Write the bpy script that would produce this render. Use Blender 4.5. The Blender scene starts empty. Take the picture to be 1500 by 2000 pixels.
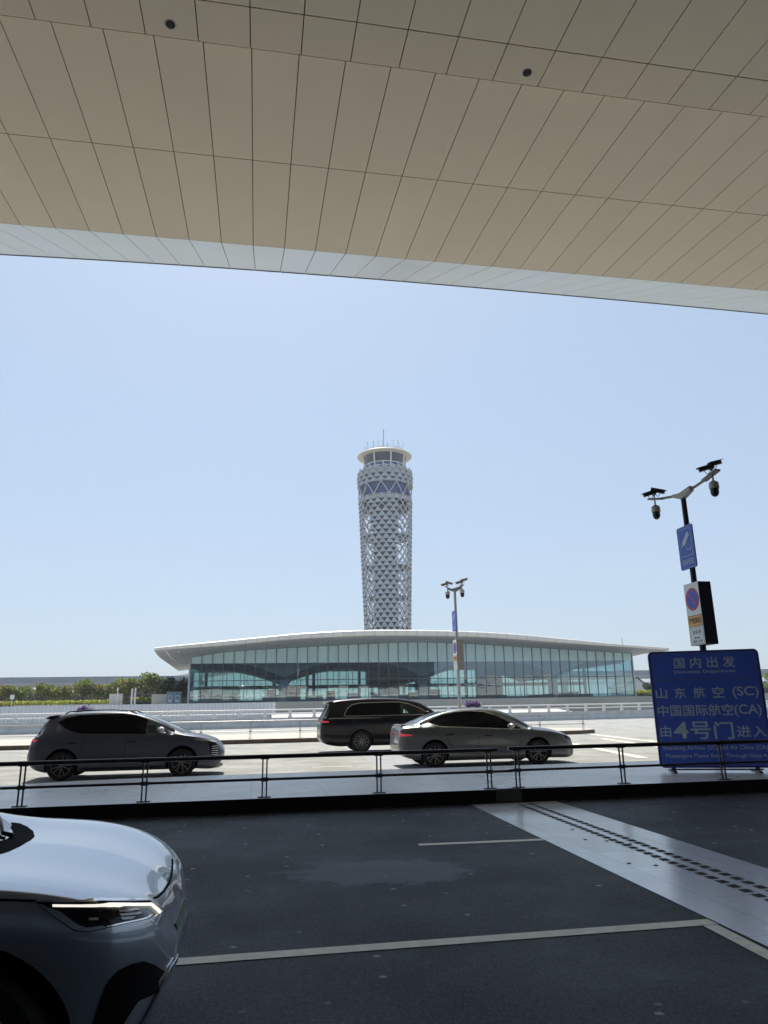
import bpy, bmesh, math, random
from mathutils import Vector, Matrix
from mathutils.bvhtree import BVHTree
from math import sin, cos, tan, pi, radians, sqrt, atan2

scene = bpy.context.scene
COL = scene.collection
random.seed(7)

# ------------------------------------------------------------------ camera
F_PX, W_PX, H_PX = 1420.0, 1500.0, 2000.0
EYE = 1.5
ROLL, YAW, HZ = radians(1.07), radians(10.1), 386.0
PITCH = math.atan(HZ * cos(ROLL) / F_PX)
fw = Vector((sin(YAW) * cos(PITCH), cos(YAW) * cos(PITCH), sin(PITCH)))
rt = Vector((cos(YAW), -sin(YAW), 0))
up = rt.cross(fw)
R_ = rt * cos(ROLL) - up * sin(ROLL)
U_ = up * cos(ROLL) + rt * sin(ROLL)
cam = bpy.data.cameras.new("camera")
cam_ob = bpy.data.objects.new("camera", cam)
COL.objects.link(cam_ob)
m = Matrix((R_, U_, -fw)).transposed().to_4x4()
m.translation = Vector((0, 0, EYE))
cam_ob.matrix_world = m
cam.sensor_fit = 'VERTICAL'
cam.sensor_height = 24.0
cam.lens = F_PX / H_PX * 24.0
cam.clip_start = 0.05
cam.clip_end = 20000
scene.camera = cam_ob

# ------------------------------------------------------------------ sky, sun, exposure
SUN_EL, SUN_AZ = radians(60), radians(-3)      # azimuth from +Y towards +X
world = bpy.data.worlds.new("World")
scene.world = world
world.use_nodes = True
wn, wl = world.node_tree.nodes, world.node_tree.links
wn.clear()
sky = wn.new("ShaderNodeTexSky")
sky.sky_type = 'NISHITA'
sky.sun_disc = False
sky.sun_elevation = SUN_EL
sky.sun_rotation = SUN_AZ
sky.altitude = 50
sky.air_density = 1.0
sky.dust_density = 1.6
sky.ozone_density = 2.0
bg = wn.new("ShaderNodeBackground")
bg.inputs['Strength'].default_value = 0.088
wo = wn.new("ShaderNodeOutputWorld")
wm = wn.new("ShaderNodeMix")          # thin summer haze veils the blue
wm.data_type = 'RGBA'
wm.inputs[0].default_value = 0.5
wm.inputs[7].default_value = (5.4, 7.05, 9.0, 1)
wl.new(sky.outputs[0], wm.inputs[6])
wl.new(wm.outputs[2], bg.inputs[0])
wl.new(bg.outputs[0], wo.inputs[0])
sun = bpy.data.lights.new("sun", 'SUN')
sun.energy = 4.7
sun.angle = radians(0.5)
sun.color = (1.0, 0.95, 0.87)
sun_ob = bpy.data.objects.new("sun", sun)
COL.objects.link(sun_ob)
sd = Vector((sin(SUN_AZ) * cos(SUN_EL), cos(SUN_AZ) * cos(SUN_EL), sin(SUN_EL)))
sun_ob.rotation_euler = sd.to_track_quat('Z', 'Y').to_euler()
sun_ob.location = sd * 200
scene.view_settings.view_transform = 'Standard'
scene.view_settings.look = 'None'
scene.view_settings.exposure = 0.4
scene.view_settings.gamma = 1.0
scene.cycles.max_bounces = 10
scene.cycles.diffuse_bounces = 5
scene.cycles.glossy_bounces = 5
scene.cycles.transparent_max_bounces = 16
scene.cycles.use_denoising = True


# ------------------------------------------------------------------ materials
def mat(name, col, rough=0.6, metal=0.0, coat=0.0, spec=0.5, var=0.0, vscale=3.0, bump=0.0, bscale=40.0,
        coords='Object', coat_rough=0.03):
    M = bpy.data.materials.new(name)
    M.use_nodes = True
    nt = M.node_tree
    b = nt.nodes['Principled BSDF']
    b.inputs['Base Color'].default_value = (*col, 1)
    b.inputs['Roughness'].default_value = rough
    b.inputs['Metallic'].default_value = metal
    b.inputs['Coat Weight'].default_value = coat
    b.inputs['Coat Roughness'].default_value = coat_rough
    b.inputs['Specular IOR Level'].default_value = spec
    if var or bump:
        tc = nt.nodes.new('ShaderNodeTexCoord')
    if var:
        n = nt.nodes.new('ShaderNodeTexNoise')
        n.inputs['Scale'].default_value = vscale
        n.inputs['Detail'].default_value = 6
        n.inputs['Roughness'].default_value = 0.65
        nt.links.new(tc.outputs[coords], n.inputs['Vector'])
        r = nt.nodes.new('ShaderNodeMapRange')
        r.inputs['From Min'].default_value = 0.3
        r.inputs['From Max'].default_value = 0.7
        r.inputs['To Min'].default_value = 1 - var
        r.inputs['To Max'].default_value = 1 + var
        nt.links.new(n.outputs['Fac'], r.inputs['Value'])
        mx = nt.nodes.new('ShaderNodeMix')
        mx.data_type = 'RGBA'
        mx.blend_type = 'MULTIPLY'
        mx.inputs[0].default_value = 1
        mx.inputs[6].default_value = (*col, 1)
        nt.links.new(r.outputs[0], mx.inputs[7])
        nt.links.new(mx.outputs[2], b.inputs['Base Color'])
    if bump:
        n2 = nt.nodes.new('ShaderNodeTexNoise')
        n2.inputs['Scale'].default_value = bscale
        n2.inputs['Detail'].default_value = 4
        nt.links.new(tc.outputs[coords], n2.inputs['Vector'])
        bp = nt.nodes.new('ShaderNodeBump')
        bp.inputs['Strength'].default_value = bump
        bp.inputs['Distance'].default_value = 0.02
        nt.links.new(n2.outputs['Fac'], bp.inputs['Height'])
        nt.links.new(bp.outputs[0], b.inputs['Normal'])
    return M


def mixnode(nt, fac, a, b, blend='MIX'):
    mx = nt.nodes.new('ShaderNodeMix')
    mx.data_type = 'RGBA'
    mx.blend_type = blend
    for s, v in ((0, fac), (6, a), (7, b)):
        if isinstance(v, (tuple, list)):
            mx.inputs[s].default_value = (*v, 1)
        elif isinstance(v, (int, float)):
            mx.inputs[s].default_value = v
        else:
            nt.links.new(v, mx.inputs[s])
    return mx.outputs[2]


def maprange(nt, v, a, b, c=0.0, d=1.0):
    r = nt.nodes.new('ShaderNodeMapRange')
    for k, x in (('From Min', a), ('From Max', b), ('To Min', c), ('To Max', d)):
        r.inputs[k].default_value = x
    nt.links.new(v, r.inputs['Value'])
    return r.outputs[0]


def noise(nt, vec, scale, detail=5, rough=0.6):
    n = nt.nodes.new('ShaderNodeTexNoise')
    n.inputs['Scale'].default_value = scale
    n.inputs['Detail'].default_value = detail
    n.inputs['Roughness'].default_value = rough
    nt.links.new(vec, n.inputs['Vector'])
    return n.outputs['Fac']


def asphalt_material(name, base, fleck, fleck_amt, patch=True, rough=0.55, spec=0.5, grain=3.2):
    M = bpy.data.materials.new(name)
    M.use_nodes = True
    nt = M.node_tree
    b = nt.nodes['Principled BSDF']
    b.inputs['Specular IOR Level'].default_value = spec
    tc = nt.nodes.new('ShaderNodeTexCoord')
    v = tc.outputs['Object']
    big = noise(nt, v, 0.7, 6)
    fine = noise(nt, v, 55, 4, 0.8)
    col = mixnode(nt, maprange(nt, big, 0.35, 0.7), tuple(c * 0.65 for c in base), tuple(c * 1.4 for c in base))
    col = mixnode(nt, maprange(nt, fine, 0.48, 0.58, 0, 0.8), col, tuple(c * grain for c in base))
    fine2 = noise(nt, v, 22, 5, 0.85)
    col = mixnode(nt, maprange(nt, fine2, 0.50, 0.41, 0, 0.8), col, tuple(c * (0.3 if patch else 0.86) for c in base))
    if patch:
        dust = noise(nt, v, 1.1, 7, 0.75)
        col = mixnode(nt, maprange(nt, dust, 0.53, 0.70, 0, 0.6), col, tuple(c * 3.2 for c in base))
    if fleck_amt:
        # small pale flecks (droppings, grit, dried splashes)
        vo = nt.nodes.new('ShaderNodeTexVoronoi')
        vo.voronoi_dimensions = '2D'
        vo.inputs['Scale'].default_value = 2.3
        nt.links.new(v, vo.inputs['Vector'])
        wob = noise(nt, v, 25, 2)
        ad = nt.nodes.new('ShaderNodeMath')
        ad.operation = 'MULTIPLY_ADD'
        nt.links.new(wob, ad.inputs[0])
        ad.inputs[1].default_value = 0.11
        nt.links.new(vo.outputs['Distance'], ad.inputs[2])
        m1 = maprange(nt, ad.outputs[0], 0.115, 0.09)
        rnd = nt.nodes.new('ShaderNodeSeparateColor')
        nt.links.new(vo.outputs['Color'], rnd.inputs[0])
        keep = maprange(nt, rnd.outputs[0], 0.66, 0.68)
        mu = nt.nodes.new('ShaderNodeMath')
        mu.operation = 'MULTIPLY'
        nt.links.new(m1, mu.inputs[0])
        nt.links.new(keep, mu.inputs[1])
        mu2 = nt.nodes.new('ShaderNodeMath')
        mu2.operation = 'MULTIPLY'
        nt.links.new(mu.outputs[0], mu2.inputs[0])
        nt.links.new(maprange(nt, rnd.outputs[1], 0, 1, 0.15, fleck_amt), mu2.inputs[1])
        col = mixnode(nt, mu2.outputs[0], col, fleck)
    rgh = maprange(nt, big, 0.3, 0.7, rough + 0.08, rough - 0.08)
    if patch:
        # one worn, dusty patch with an irregular outline
        mp = nt.nodes.new('ShaderNodeMapping')
        mp.vector_type = 'TEXTURE'
        mp.inputs['Location'].default_value = (1.25, 7.55, 0)
        mp.inputs['Scale'].default_value = (1.05, 0.62, 1)
        mp.inputs['Rotation'].default_value = (0, 0, radians(-12))
        nt.links.new(v, mp.inputs['Vector'])
        ln = nt.nodes.new('ShaderNodeVectorMath')
        ln.operation = 'LENGTH'
        nt.links.new(mp.outputs[0], ln.inputs[0])
        wob = noise(nt, v, 3.0, 5)
        ad = nt.nodes.new('ShaderNodeMath')
        ad.operation = 'MULTIPLY_ADD'
        nt.links.new(wob, ad.inputs[0])
        ad.inputs[1].default_value = 1.3
        nt.links.new(ln.outputs['Value'], ad.inputs[2])
        pm = maprange(nt, ad.outputs[0], 1.6, 1.35, 0, 0.75)
        col = mixnode(nt, pm, col, tuple(c * 5.0 for c in base))
    nt.links.new(col, b.inputs['Base Color'])
    nt.links.new(rgh, b.inputs['Roughness'])
    bp = nt.nodes.new('ShaderNodeBump')
    bp.inputs['Strength'].default_value = 1.0
    bp.inputs['Distance'].default_value = 0.02
    nt.links.new(noise(nt, v, 60, 4, 0.8), bp.inputs['Height'])
    nt.links.new(bp.outputs[0], b.inputs['Normal'])
    return M


def stone_material(name, base, sx, sy, rough, joint=0.55, jw=0.006, rot=0.0, var=0.18, spec=1.5):
    """slabs of stone with thin darker joints"""
    M = bpy.data.materials.new(name)
    M.use_nodes = True
    nt = M.node_tree
    b = nt.nodes['Principled BSDF']
    b.inputs['Specular IOR Level'].default_value = 0.5
    b.inputs['IOR'].default_value = spec
    tc = nt.nodes.new('ShaderNodeTexCoord')
    mp = nt.nodes.new('ShaderNodeMapping')
    mp.inputs['Rotation'].default_value = (0, 0, rot)
    nt.links.new(tc.outputs['Object'], mp.inputs['Vector'])
    br = nt.nodes.new('ShaderNodeTexBrick')
    br.offset = 0.0
    br.inputs['Scale'].default_value = 1.0
    br.inputs['Brick Width'].default_value = sx
    br.inputs['Row Height'].default_value = sy
    br.inputs['Mortar Size'].default_value = jw
    br.inputs['Mortar Smooth'].default_value = 0.1
    br.inputs['Color1'].default_value = (*[c * (1 - var * 0.4) for c in base], 1)
    br.inputs['Color2'].default_value = (*[c * (1 + var * 0.4) for c in base], 1)
    br.inputs['Mortar'].default_value = (*[c * joint for c in base], 1)
    nt.links.new(mp.outputs[0], br.inputs['Vector'])
    n = noise(nt, tc.outputs['Object'], 1.4, 7, 0.7)
    col = mixnode(nt, 1.0, br.outputs['Color'], maprange(nt, n, 0.3, 0.72, 1 - var, 1 + var), 'MULTIPLY')
    nt.links.new(col, b.inputs['Base Color'])
    nt.links.new(maprange(nt, n, 0.3, 0.7, rough + 0.1, rough - 0.06), b.inputs['Roughness'])
    bp = nt.nodes.new('ShaderNodeBump')
    bp.inputs['Strength'].default_value = 0.12
    bp.inputs['Distance'].default_value = 0.01
    nt.links.new(noise(nt, tc.outputs['Object'], 60, 3), bp.inputs['Height'])
    nt.links.new(bp.outputs[0], b.inputs['Normal'])
    return M


def glass_material(name, tint, refl=0.2, refl_col=(0.9, 0.95, 1.0), rough=0.01, wave=0.0):
    M = bpy.data.materials.new(name)
    M.use_nodes = True
    nt = M.node_tree
    nt.nodes.remove(nt.nodes['Principled BSDF'])
    tr = nt.nodes.new('ShaderNodeBsdfTransparent')
    tr.inputs[0].default_value = (*tint, 1)
    gl = nt.nodes.new('ShaderNodeBsdfGlossy')
    gl.inputs['Color'].default_value = (*refl_col, 1)
    gl.inputs['Roughness'].default_value = rough
    fr = nt.nodes.new('ShaderNodeFresnel')
    fr.inputs[0].default_value = 1.5
    mx = nt.nodes.new('ShaderNodeMixShader')
    nt.links.new(maprange(nt, fr.outputs[0], 0.04, 1.0, refl, 1.0), mx.inputs[0])
    nt.links.new(tr.outputs[0], mx.inputs[1])
    nt.links.new(gl.outputs[0], mx.inputs[2])
    if wave:
        tc = nt.nodes.new('ShaderNodeTexCoord')
        bp = nt.nodes.new('ShaderNodeBump')
        bp.inputs['Strength'].default_value = wave
        bp.inputs['Distance'].default_value = 0.05
        nt.links.new(noise(nt, tc.outputs['Object'], 0.55, 2), bp.inputs['Height'])
        nt.links.new(bp.outputs[0], gl.inputs['Normal'])
    nt.links.new(mx.outputs[0], nt.nodes['Material Output'].inputs[0])
    return M


def leaf_material(name, dark, light, autumn=None):
    M = bpy.data.materials.new(name)
    M.use_nodes = True
    nt = M.node_tree
    b = nt.nodes['Principled BSDF']
    b.inputs['Roughness'].default_value = 0.65
    g = nt.nodes.new('ShaderNodeNewGeometry')
    tc = nt.nodes.new('ShaderNodeTexCoord')
    col = mixnode(nt, g.outputs['Random Per Island'], dark, light)
    if autumn:
        oi = nt.nodes.new('ShaderNodeObjectInfo')
        f = maprange(nt, noise(nt, tc.outputs['Object'], 0.8, 2), 0.45, 0.62, 0, 0.85)
        mu = nt.nodes.new('ShaderNodeMath')
        mu.operation = 'MULTIPLY'
        nt.links.new(f, mu.inputs[0])
        nt.links.new(oi.outputs['Random'], mu.inputs[1])
        col = mixnode(nt, mu.outputs[0], col, autumn)
    nt.links.new(col, b.inputs['Base Color'])
    tl_ = nt.nodes.new('ShaderNodeBsdfTranslucent')
    nt.links.new(col, tl_.inputs[0])
    ms = nt.nodes.new('ShaderNodeMixShader')
    ms.inputs[0].default_value = 0.58
    nt.links.new(b.outputs[0], ms.inputs[1])
    nt.links.new(tl_.outputs[0], ms.inputs[2])
    nt.links.new(ms.outputs[0], nt.nodes['Material Output'].inputs[0])
    return M


MAT = {}
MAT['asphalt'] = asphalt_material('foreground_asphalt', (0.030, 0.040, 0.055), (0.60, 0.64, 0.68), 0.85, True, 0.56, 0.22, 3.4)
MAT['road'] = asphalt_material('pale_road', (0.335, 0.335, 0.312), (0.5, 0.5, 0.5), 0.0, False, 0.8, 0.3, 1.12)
MAT['far'] = mat('far_ground', (0.30, 0.30, 0.28), 0.9, var=0.15, vscale=0.1)
MAT['line'] = mat('road_paint', (0.85, 0.87, 0.80), 0.6, var=0.15, vscale=9, bump=0.3, bscale=80)
MAT['line_sun'] = mat('road_paint_far', (0.75, 0.72, 0.56), 0.7, var=0.1, vscale=6)
MAT['island'] = stone_material('island_paving', (0.66, 0.72, 0.79), 1.2, 1.2, 0.30, 0.78, 0.01, 0.0, 0.12, 1.75)
MAT['island_far'] = stone_material('far_island_paving', (0.46, 0.42, 0.36), 1.2, 1.2, 0.7, 0.8)
MAT['granite'] = stone_material('polished_granite', (0.78, 0.87, 0.96), 0.9, 0.98, 0.13, 0.72, 0.006, 0.0, 0.12, 2.9)
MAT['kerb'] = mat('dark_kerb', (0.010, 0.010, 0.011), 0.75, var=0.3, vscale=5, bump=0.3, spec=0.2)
MAT['kerb_pale'] = mat('pale_kerb', (0.05, 0.05, 0.052), 0.7, var=0.3, vscale=5)
MAT['kerb_brown'] = mat('brown_kerb', (0.11, 0.075, 0.06), 0.7, var=0.35, vscale=3)
MAT['hole'] = mat('hole_dark', (0.004, 0.004, 0.005), 0.9)
MAT['panel'] = mat('soffit_panel', (0.57, 0.50, 0.395), 0.5, var=0.03, vscale=0.3, spec=0.35)
MAT['panel_in'] = mat('soffit_panel_inner', (0.61, 0.535, 0.425), 0.5, var=0.03, vscale=0.3, spec=0.35)
MAT['lip'] = mat('lip_panel', (0.60, 0.62, 0.595), 0.40, 0.3, var=0.04, vscale=0.3)
MAT['gap'] = mat('joint_dark', (0.02, 0.02, 0.022), 0.9)
MAT['roofing'] = mat('roof_sheet', (0.55, 0.55, 0.55), 0.6)
MAT['black_plastic'] = mat('black_plastic', (0.012, 0.012, 0.013), 0.5)
MAT['lens'] = mat('lamp_lens', (0.012, 0.012, 0.014), 0.5, spec=.2)
MAT['ring'] = mat('lamp_ring', (0.35, 0.34, 0.32), 0.4, 0.6)
MAT['rail_dark'] = mat('dark_rail', (0.016, 0.016, 0.022), 0.35, 0.4, coat=0.3)
MAT['post_grey'] = mat('post_steel', (0.10, 0.10, 0.13), 0.4, 0.7)
MAT['steel'] = mat('pale_steel', (0.38, 0.38, 0.38), 0.4, 0.8)
MAT['white_rail'] = mat('white_paint', (0.74, 0.72, 0.68), 0.5, var=0.06, vscale=2)
MAT['concrete'] = mat('barrier_concrete', (0.50, 0.51, 0.52), 0.8, var=0.16, vscale=1.2, bump=0.1)
MAT['white_fence'] = mat('corrugated_sheet', (0.70, 0.71, 0.74), 0.5, var=0.05)
MAT['ramp'] = mat('pale_concrete', (0.52, 0.52, 0.50), 0.8, var=0.08, vscale=0.6)
MAT['lattice'] = mat('tower_lattice', (0.44, 0.45, 0.46), 0.5, 0.0, var=0.08, vscale=0.2)
MAT['lattice_panel'] = mat('tower_panel', (0.38, 0.40, 0.43), 0.5, 0.0, var=0.12, vscale=0.3)
MAT['core'] = mat('tower_core', (0.07, 0.085, 0.115), 0.5)
MAT['blue_glass'] = mat('blue_glass', (0.02, 0.06, 0.20), 0.08, 0.0, spec=0.8)
MAT['cab_glass'] = mat('cab_glass', (0.035, 0.04, 0.06), 0.06, 0.0, spec=0.8)
MAT['cream'] = mat('cream_cladding', (0.62, 0.57, 0.46), 0.5)
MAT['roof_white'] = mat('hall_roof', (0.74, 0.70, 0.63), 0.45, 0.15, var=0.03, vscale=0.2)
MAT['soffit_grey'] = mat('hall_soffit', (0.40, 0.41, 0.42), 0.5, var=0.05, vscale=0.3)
MAT['frit'] = mat('fritted_glass', (0.62, 0.84, 0.85), 0.12, 0.0, spec=0.6, var=0.06, vscale=0.4)
MAT['mullion'] = mat('mullion', (0.09, 0.13, 0.17), 0.4, 0.2)
MAT['hall_glass'] = glass_material('hall_glass', (0.54, 0.75, 0.79), 0.27, (0.85, 0.97, 1.0), wave=0.05)
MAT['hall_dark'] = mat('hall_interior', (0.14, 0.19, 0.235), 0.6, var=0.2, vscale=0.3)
MAT['hall_col'] = mat('hall_column', (0.62, 0.68, 0.72), 0.5)
MAT['sign_blue'] = mat('sign_blue', (0.11, 0.20, 0.85), 0.35, var=0.06, vscale=2, spec=0.4)
MAT['sign_rim'] = mat('sign_rim', (0.06, 0.06, 0.34), 0.4)
MAT['sign_text'] = mat('sign_lettering', (0.66, 0.80, 0.94), 0.5)
MAT['sign_blue2'] = mat('camera_sign_blue', (0.035, 0.10, 0.55), 0.4)
MAT['sign_white'] = mat('sign_white', (0.78, 0.84, 0.86), 0.4)
MAT['sign_line'] = mat('sign_pale_line', (0.45, 0.58, 0.72), 0.4)
MAT['sign_red'] = mat('sign_red', (0.50, 0.06, 0.08), 0.4)
MAT['sign_disc'] = mat('sign_disc_blue', (0.03, 0.08, 0.55), 0.4)
MAT['sign_yellow'] = mat('sign_yellow', (0.80, 0.40, 0.06), 0.4)
MAT['sign_black'] = mat('sign_black', (0.03, 0.035, 0.05), 0.5)
MAT['pole_dark'] = mat('pole_dark', (0.020, 0.020, 0.026), 0.4, 0.2)
MAT['pole_pale'] = mat('pole_pale', (0.42, 0.42, 0.43), 0.4, 0.5)
MAT['cam_grey'] = mat('camera_housing', (0.42, 0.41, 0.38), 0.45)
MAT['arm_grey'] = mat('arm_grey', (0.17, 0.17, 0.165), 0.5)
MAT['cam_dark'] = mat('camera_dark', (0.012, 0.012, 0.014), 0.3)
MAT['box_side'] = mat('box_side', (0.020, 0.020, 0.032), 0.6, spec=0.2)
MAT['box_side2'] = mat('box_side_grey', (0.25, 0.24, 0.23), 0.5)
MAT['trunk'] = mat('bark', (0.08, 0.06, 0.045), 0.9, var=0.3, vscale=4)
MAT['leaf'] = leaf_material('leaves_green', (0.07, 0.11, 0.03), (0.28, 0.33, 0.08), (0.40, 0.22, 0.06))
MAT['leaf_dark'] = leaf_material('leaves_dark', (0.02, 0.04, 0.025), (0.06, 0.10, 0.05))
MAT['hedge'] = leaf_material('hedge_leaves', (0.16, 0.20, 0.02), (0.60, 0.60, 0.10))
MAT['flower'] = leaf_material('purple_flowers', (0.06, 0.03, 0.12), (0.30, 0.16, 0.42))
MAT['planter'] = mat('planter_box', (0.45, 0.44, 0.42), 0.7)
MAT['viaduct'] = mat('viaduct_concrete', (0.34, 0.35, 0.36), 0.8, var=0.1, vscale=0.1)
MAT['viaduct_panel'] = mat('viaduct_screen', (0.22, 0.25, 0.29), 0.6, var=0.12, vscale=0.2)
MAT['kiosk'] = mat('kiosk_blue', (0.20, 0.27, 0.34), 0.5)
MAT['house_wall'] = mat('house_wall', (0.55, 0.54, 0.50), 0.8)
MAT['house_roof'] = mat('house_roof', (0.06, 0.065, 0.07), 0.7)
MAT['orange'] = mat('ochre_block', (0.5, 0.28, 0.10), 0.7)
def per_piece_tint(M, amt):
    nt = M.node_tree
    bs = nt.nodes['Principled BSDF']
    src = bs.inputs['Base Color'].links[0].from_socket
    g = nt.nodes.new('ShaderNodeNewGeometry')
    nt.links.new(mixnode(nt, 1.0, src, maprange(nt, g.outputs['Random Per Island'], 0, 1, 1 - amt, 1 + amt), 'MULTIPLY'), bs.inputs['Base Color'])
    nt.links.new(maprange(nt, g.outputs['Random Per Island'], 0, 1, bs.inputs['Roughness'].default_value - .04, bs.inputs['Roughness'].default_value + .04), bs.inputs['Roughness'])


for k_, a_ in (('panel', .035), ('panel_in', .035), ('lip', .03), ('roof_white', .03), ('lattice_panel', .12), ('frit', .05)):
    per_piece_tint(MAT[k_], a_)
# vehicles
MAT['tyre'] = mat('tyre_rubber', (0.010, 0.010, 0.011), 0.8)
MAT['rim_dark'] = mat('rim_dark', (0.010, 0.010, 0.012), 0.5)
MAT['rim'] = mat('rim_alloy', (0.26, 0.26, 0.27), 0.33, 0.85)
MAT['black_glass'] = mat('tinted_glass', (0.003, 0.003, 0.005), 0.05, 0.0, spec=0.12)
MAT['screen_glass'] = mat('windscreen_glass', (0.02, 0.024, 0.028), 0.04, 0.0, spec=0.9)
MAT['screen_glass'].node_tree.nodes['Principled BSDF'].inputs['IOR'].default_value = 1.9
MAT['clear_glass'] = glass_material('clear_car_glass', (0.62, 0.86, 0.80), 0.06)
MAT['chrome'] = mat('chrome', (0.72, 0.72, 0.74), 0.15, 1.0)
MAT['seam'] = mat('seam_dark', (0.004, 0.004, 0.005), 0.8, spec=0.05)
MAT['red_lamp'] = mat('tail_lamp_red', (0.42, 0.02, 0.03), 0.15, spec=0.6)
MAT['red_lamp'].node_tree.nodes['Principled BSDF'].inputs['Emission Color'].default_value = (1, .12, .16, 1)
MAT['red_lamp'].node_tree.nodes['Principled BSDF'].inputs['Emission Strength'].default_value = .22
MAT['red_dim'] = mat('tail_bar_red', (0.22, 0.015, 0.02), 0.2, spec=0.5)
MAT['white_lamp'] = mat('lamp_white', (0.80, 0.80, 0.76), 0.12, coat=0.5)
MAT['lamp_black'] = mat('lamp_black', (0.008, 0.008, 0.010), 0.06, spec=0.3)
MAT['plate_green'] = mat('plate_green', (0.05, 0.30, 0.12), 0.5)


# ------------------------------------------------------------------ mesh helpers
class MB:
    def __init__(s):
        s.v, s.f, s.mi = [], [], []

    def add(s, vs, fs, mi=0):
        o = len(s.v)
        s.v += [tuple(p) for p in vs]
        s.f += [tuple(i + o for i in f) for f in fs]
        s.mi += [mi] * len(fs)

    def quad(s, a, b, c, d, mi=0):
        s.add([a, b, c, d], [(0, 1, 2, 3)], mi)

    def box(s, lo, hi, mi=0, M=None):
        x0, y0, z0 = lo
        x1, y1, z1 = hi
        vs = [(x0, y0, z0), (x1, y0, z0), (x1, y1, z0), (x0, y1, z0), (x0, y0, z1), (x1, y0, z1), (x1, y1, z1), (x0, y1, z1)]
        if M:
            vs = [M @ Vector(p) for p in vs]
        s.add(vs, [(0, 3, 2, 1), (4, 5, 6, 7), (0, 1, 5, 4), (1, 2, 6, 5), (2, 3, 7, 6), (3, 0, 4, 7)], mi)

    def beam(s, p0, p1, w, h=None, upv=(0, 0, 1), mi=0):
        """rectangular bar from p0 to p1"""
        h = h or w
        p0, p1 = Vector(p0), Vector(p1)
        d = (p1 - p0).normalized()
        u = Vector(upv)
        if abs(d.dot(u)) > 0.98:
            u = Vector((0, 1, 0))
        a = d.cross(u).normalized() * w / 2
        b = a.cross(d).normalized() * h / 2
        vs = [p + q for p in (p0, p1) for q in (-a - b, a - b, a + b, -a + b)]
        s.add(vs, [(0, 1, 2, 3), (7, 6, 5, 4), (0, 4, 5, 1), (1, 5, 6, 2), (2, 6, 7, 3), (3, 7, 4, 0)], mi)

    def tube(s, pts, r, n=10, mi=0, cap=True):
        pts = [Vector(p) for p in pts]
        rs = r if isinstance(r, (list, tuple)) else [r] * len(pts)
        vs, fs = [], []
        prev = None
        for i, p in enumerate(pts):
            d = (pts[min(i + 1, len(pts) - 1)] - pts[max(i - 1, 0)]).normalized()
            if prev is None:
                u = Vector((0, 0, 1)) if abs(d.z) < 0.9 else Vector((1, 0, 0))
                a = d.cross(u).normalized()
            else:
                a = (prev - d * prev.dot(d)).normalized()
            prev = a
            b = d.cross(a)
            for k in range(n):
                t = 2 * pi * k / n
                vs.append(p + (a * cos(t) + b * sin(t)) * rs[i])
        for i in range(len(pts) - 1):
            for k in range(n):
                k2 = (k + 1) % n
                fs.append((i * n + k, i * n + k2, (i + 1) * n + k2, (i + 1) * n + k))
        if cap:
            fs.append(tuple(range(n))[::-1])
            fs.append(tuple((len(pts) - 1) * n + k for k in range(n)))
        s.add(vs, fs, mi)

    def lathe(s, prof, c=(0, 0, 0), n=32, axis='Z', mi=0, M=None):
        """prof: (radius, height) list"""
        vs, fs = [], []
        for r, h in prof:
            for k in range(n):
                t = 2 * pi * k / n
                p = Vector((r * cos(t), r * sin(t), h))
                if axis == 'Y':
                    p = Vector((p.x, p.z, p.y))
                elif axis == 'X':
                    p = Vector((p.z, p.x, p.y))
                if M:
                    p = M @ p
                vs.append(p + Vector(c))
        for i in range(len(prof) - 1):
            for k in range(n):
                k2 = (k + 1) % n
                fs.append((i * n + k, i * n + k2, (i + 1) * n + k2, (i + 1) * n + k))
        s.add(vs, fs, mi)

    def prism(s, pts, off, mi=0):
        """closed polygon pts (3D) extruded by vector off"""
        n = len(pts)
        off = Vector(off)
        vs = [Vector(p) for p in pts] + [Vector(p) + off for p in pts]
        fs = [tuple(range(n))[::-1], tuple(range(n, 2 * n))] + [(i, (i + 1) % n, (i + 1) % n + n, i + n) for i in range(n)]
        s.add(vs, fs, mi)

    def grid(s, rows, mi=0, closed=False):
        n = len(rows[0])
        vs = [p for r in rows for p in r]
        fs = []
        for i in range(len(rows) - 1):
            for k in range(n if closed else n - 1):
                k2 = (k + 1) % n
                fs.append((i * n + k, i * n + k2, (i + 1) * n + k2, (i + 1) * n + k))
        s.add(vs, fs, mi)

    def build(s, name, mats, parent=None, smooth=False, fix=True, bevel=0.0, loc=None):
        me = bpy.data.meshes.new(name)
        me.from_pydata(s.v, [], s.f)
        ms = mats if isinstance(mats, (list, tuple)) else [mats]
        for k in ms:
            me.materials.append(k)
        for p, k in zip(me.polygons, s.mi):
            p.material_index = k
        if fix:
            bm = bmesh.new()
            bm.from_mesh(me)
            bmesh.ops.recalc_face_normals(bm, faces=bm.faces)
            bm.to_mesh(me)
            bm.free()
        if smooth:
            me.polygons.foreach_set('use_smooth', [True] * len(me.polygons))
            if smooth != True:
                me.set_sharp_from_angle(angle=radians(smooth))
        o = bpy.data.objects.new(name, me)
        COL.objects.link(o)
        if parent:
            o.parent = parent
            o.matrix_parent_inverse = Matrix.Identity(4)
        if bevel:
            b = o.modifiers.new('bevel', 'BEVEL')
            b.width = bevel
            b.segments = 2
            b.limit_method = 'ANGLE'
        return o


def thing(name, label, cat, loc=(0, 0, 0), rz=0.0, group=None):
    o = bpy.data.objects.new(name, None)
    COL.objects.link(o)
    o.location = loc
    o.rotation_euler = (0, 0, rz)
    o.empty_display_size = 0.3
    o['label'] = label
    o['category'] = cat
    if group:
        o['group'] = group
    return o


def tag(o, label, cat, group=None):
    o['label'] = label
    o['category'] = cat
    if group:
        o['group'] = group
    return o


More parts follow.
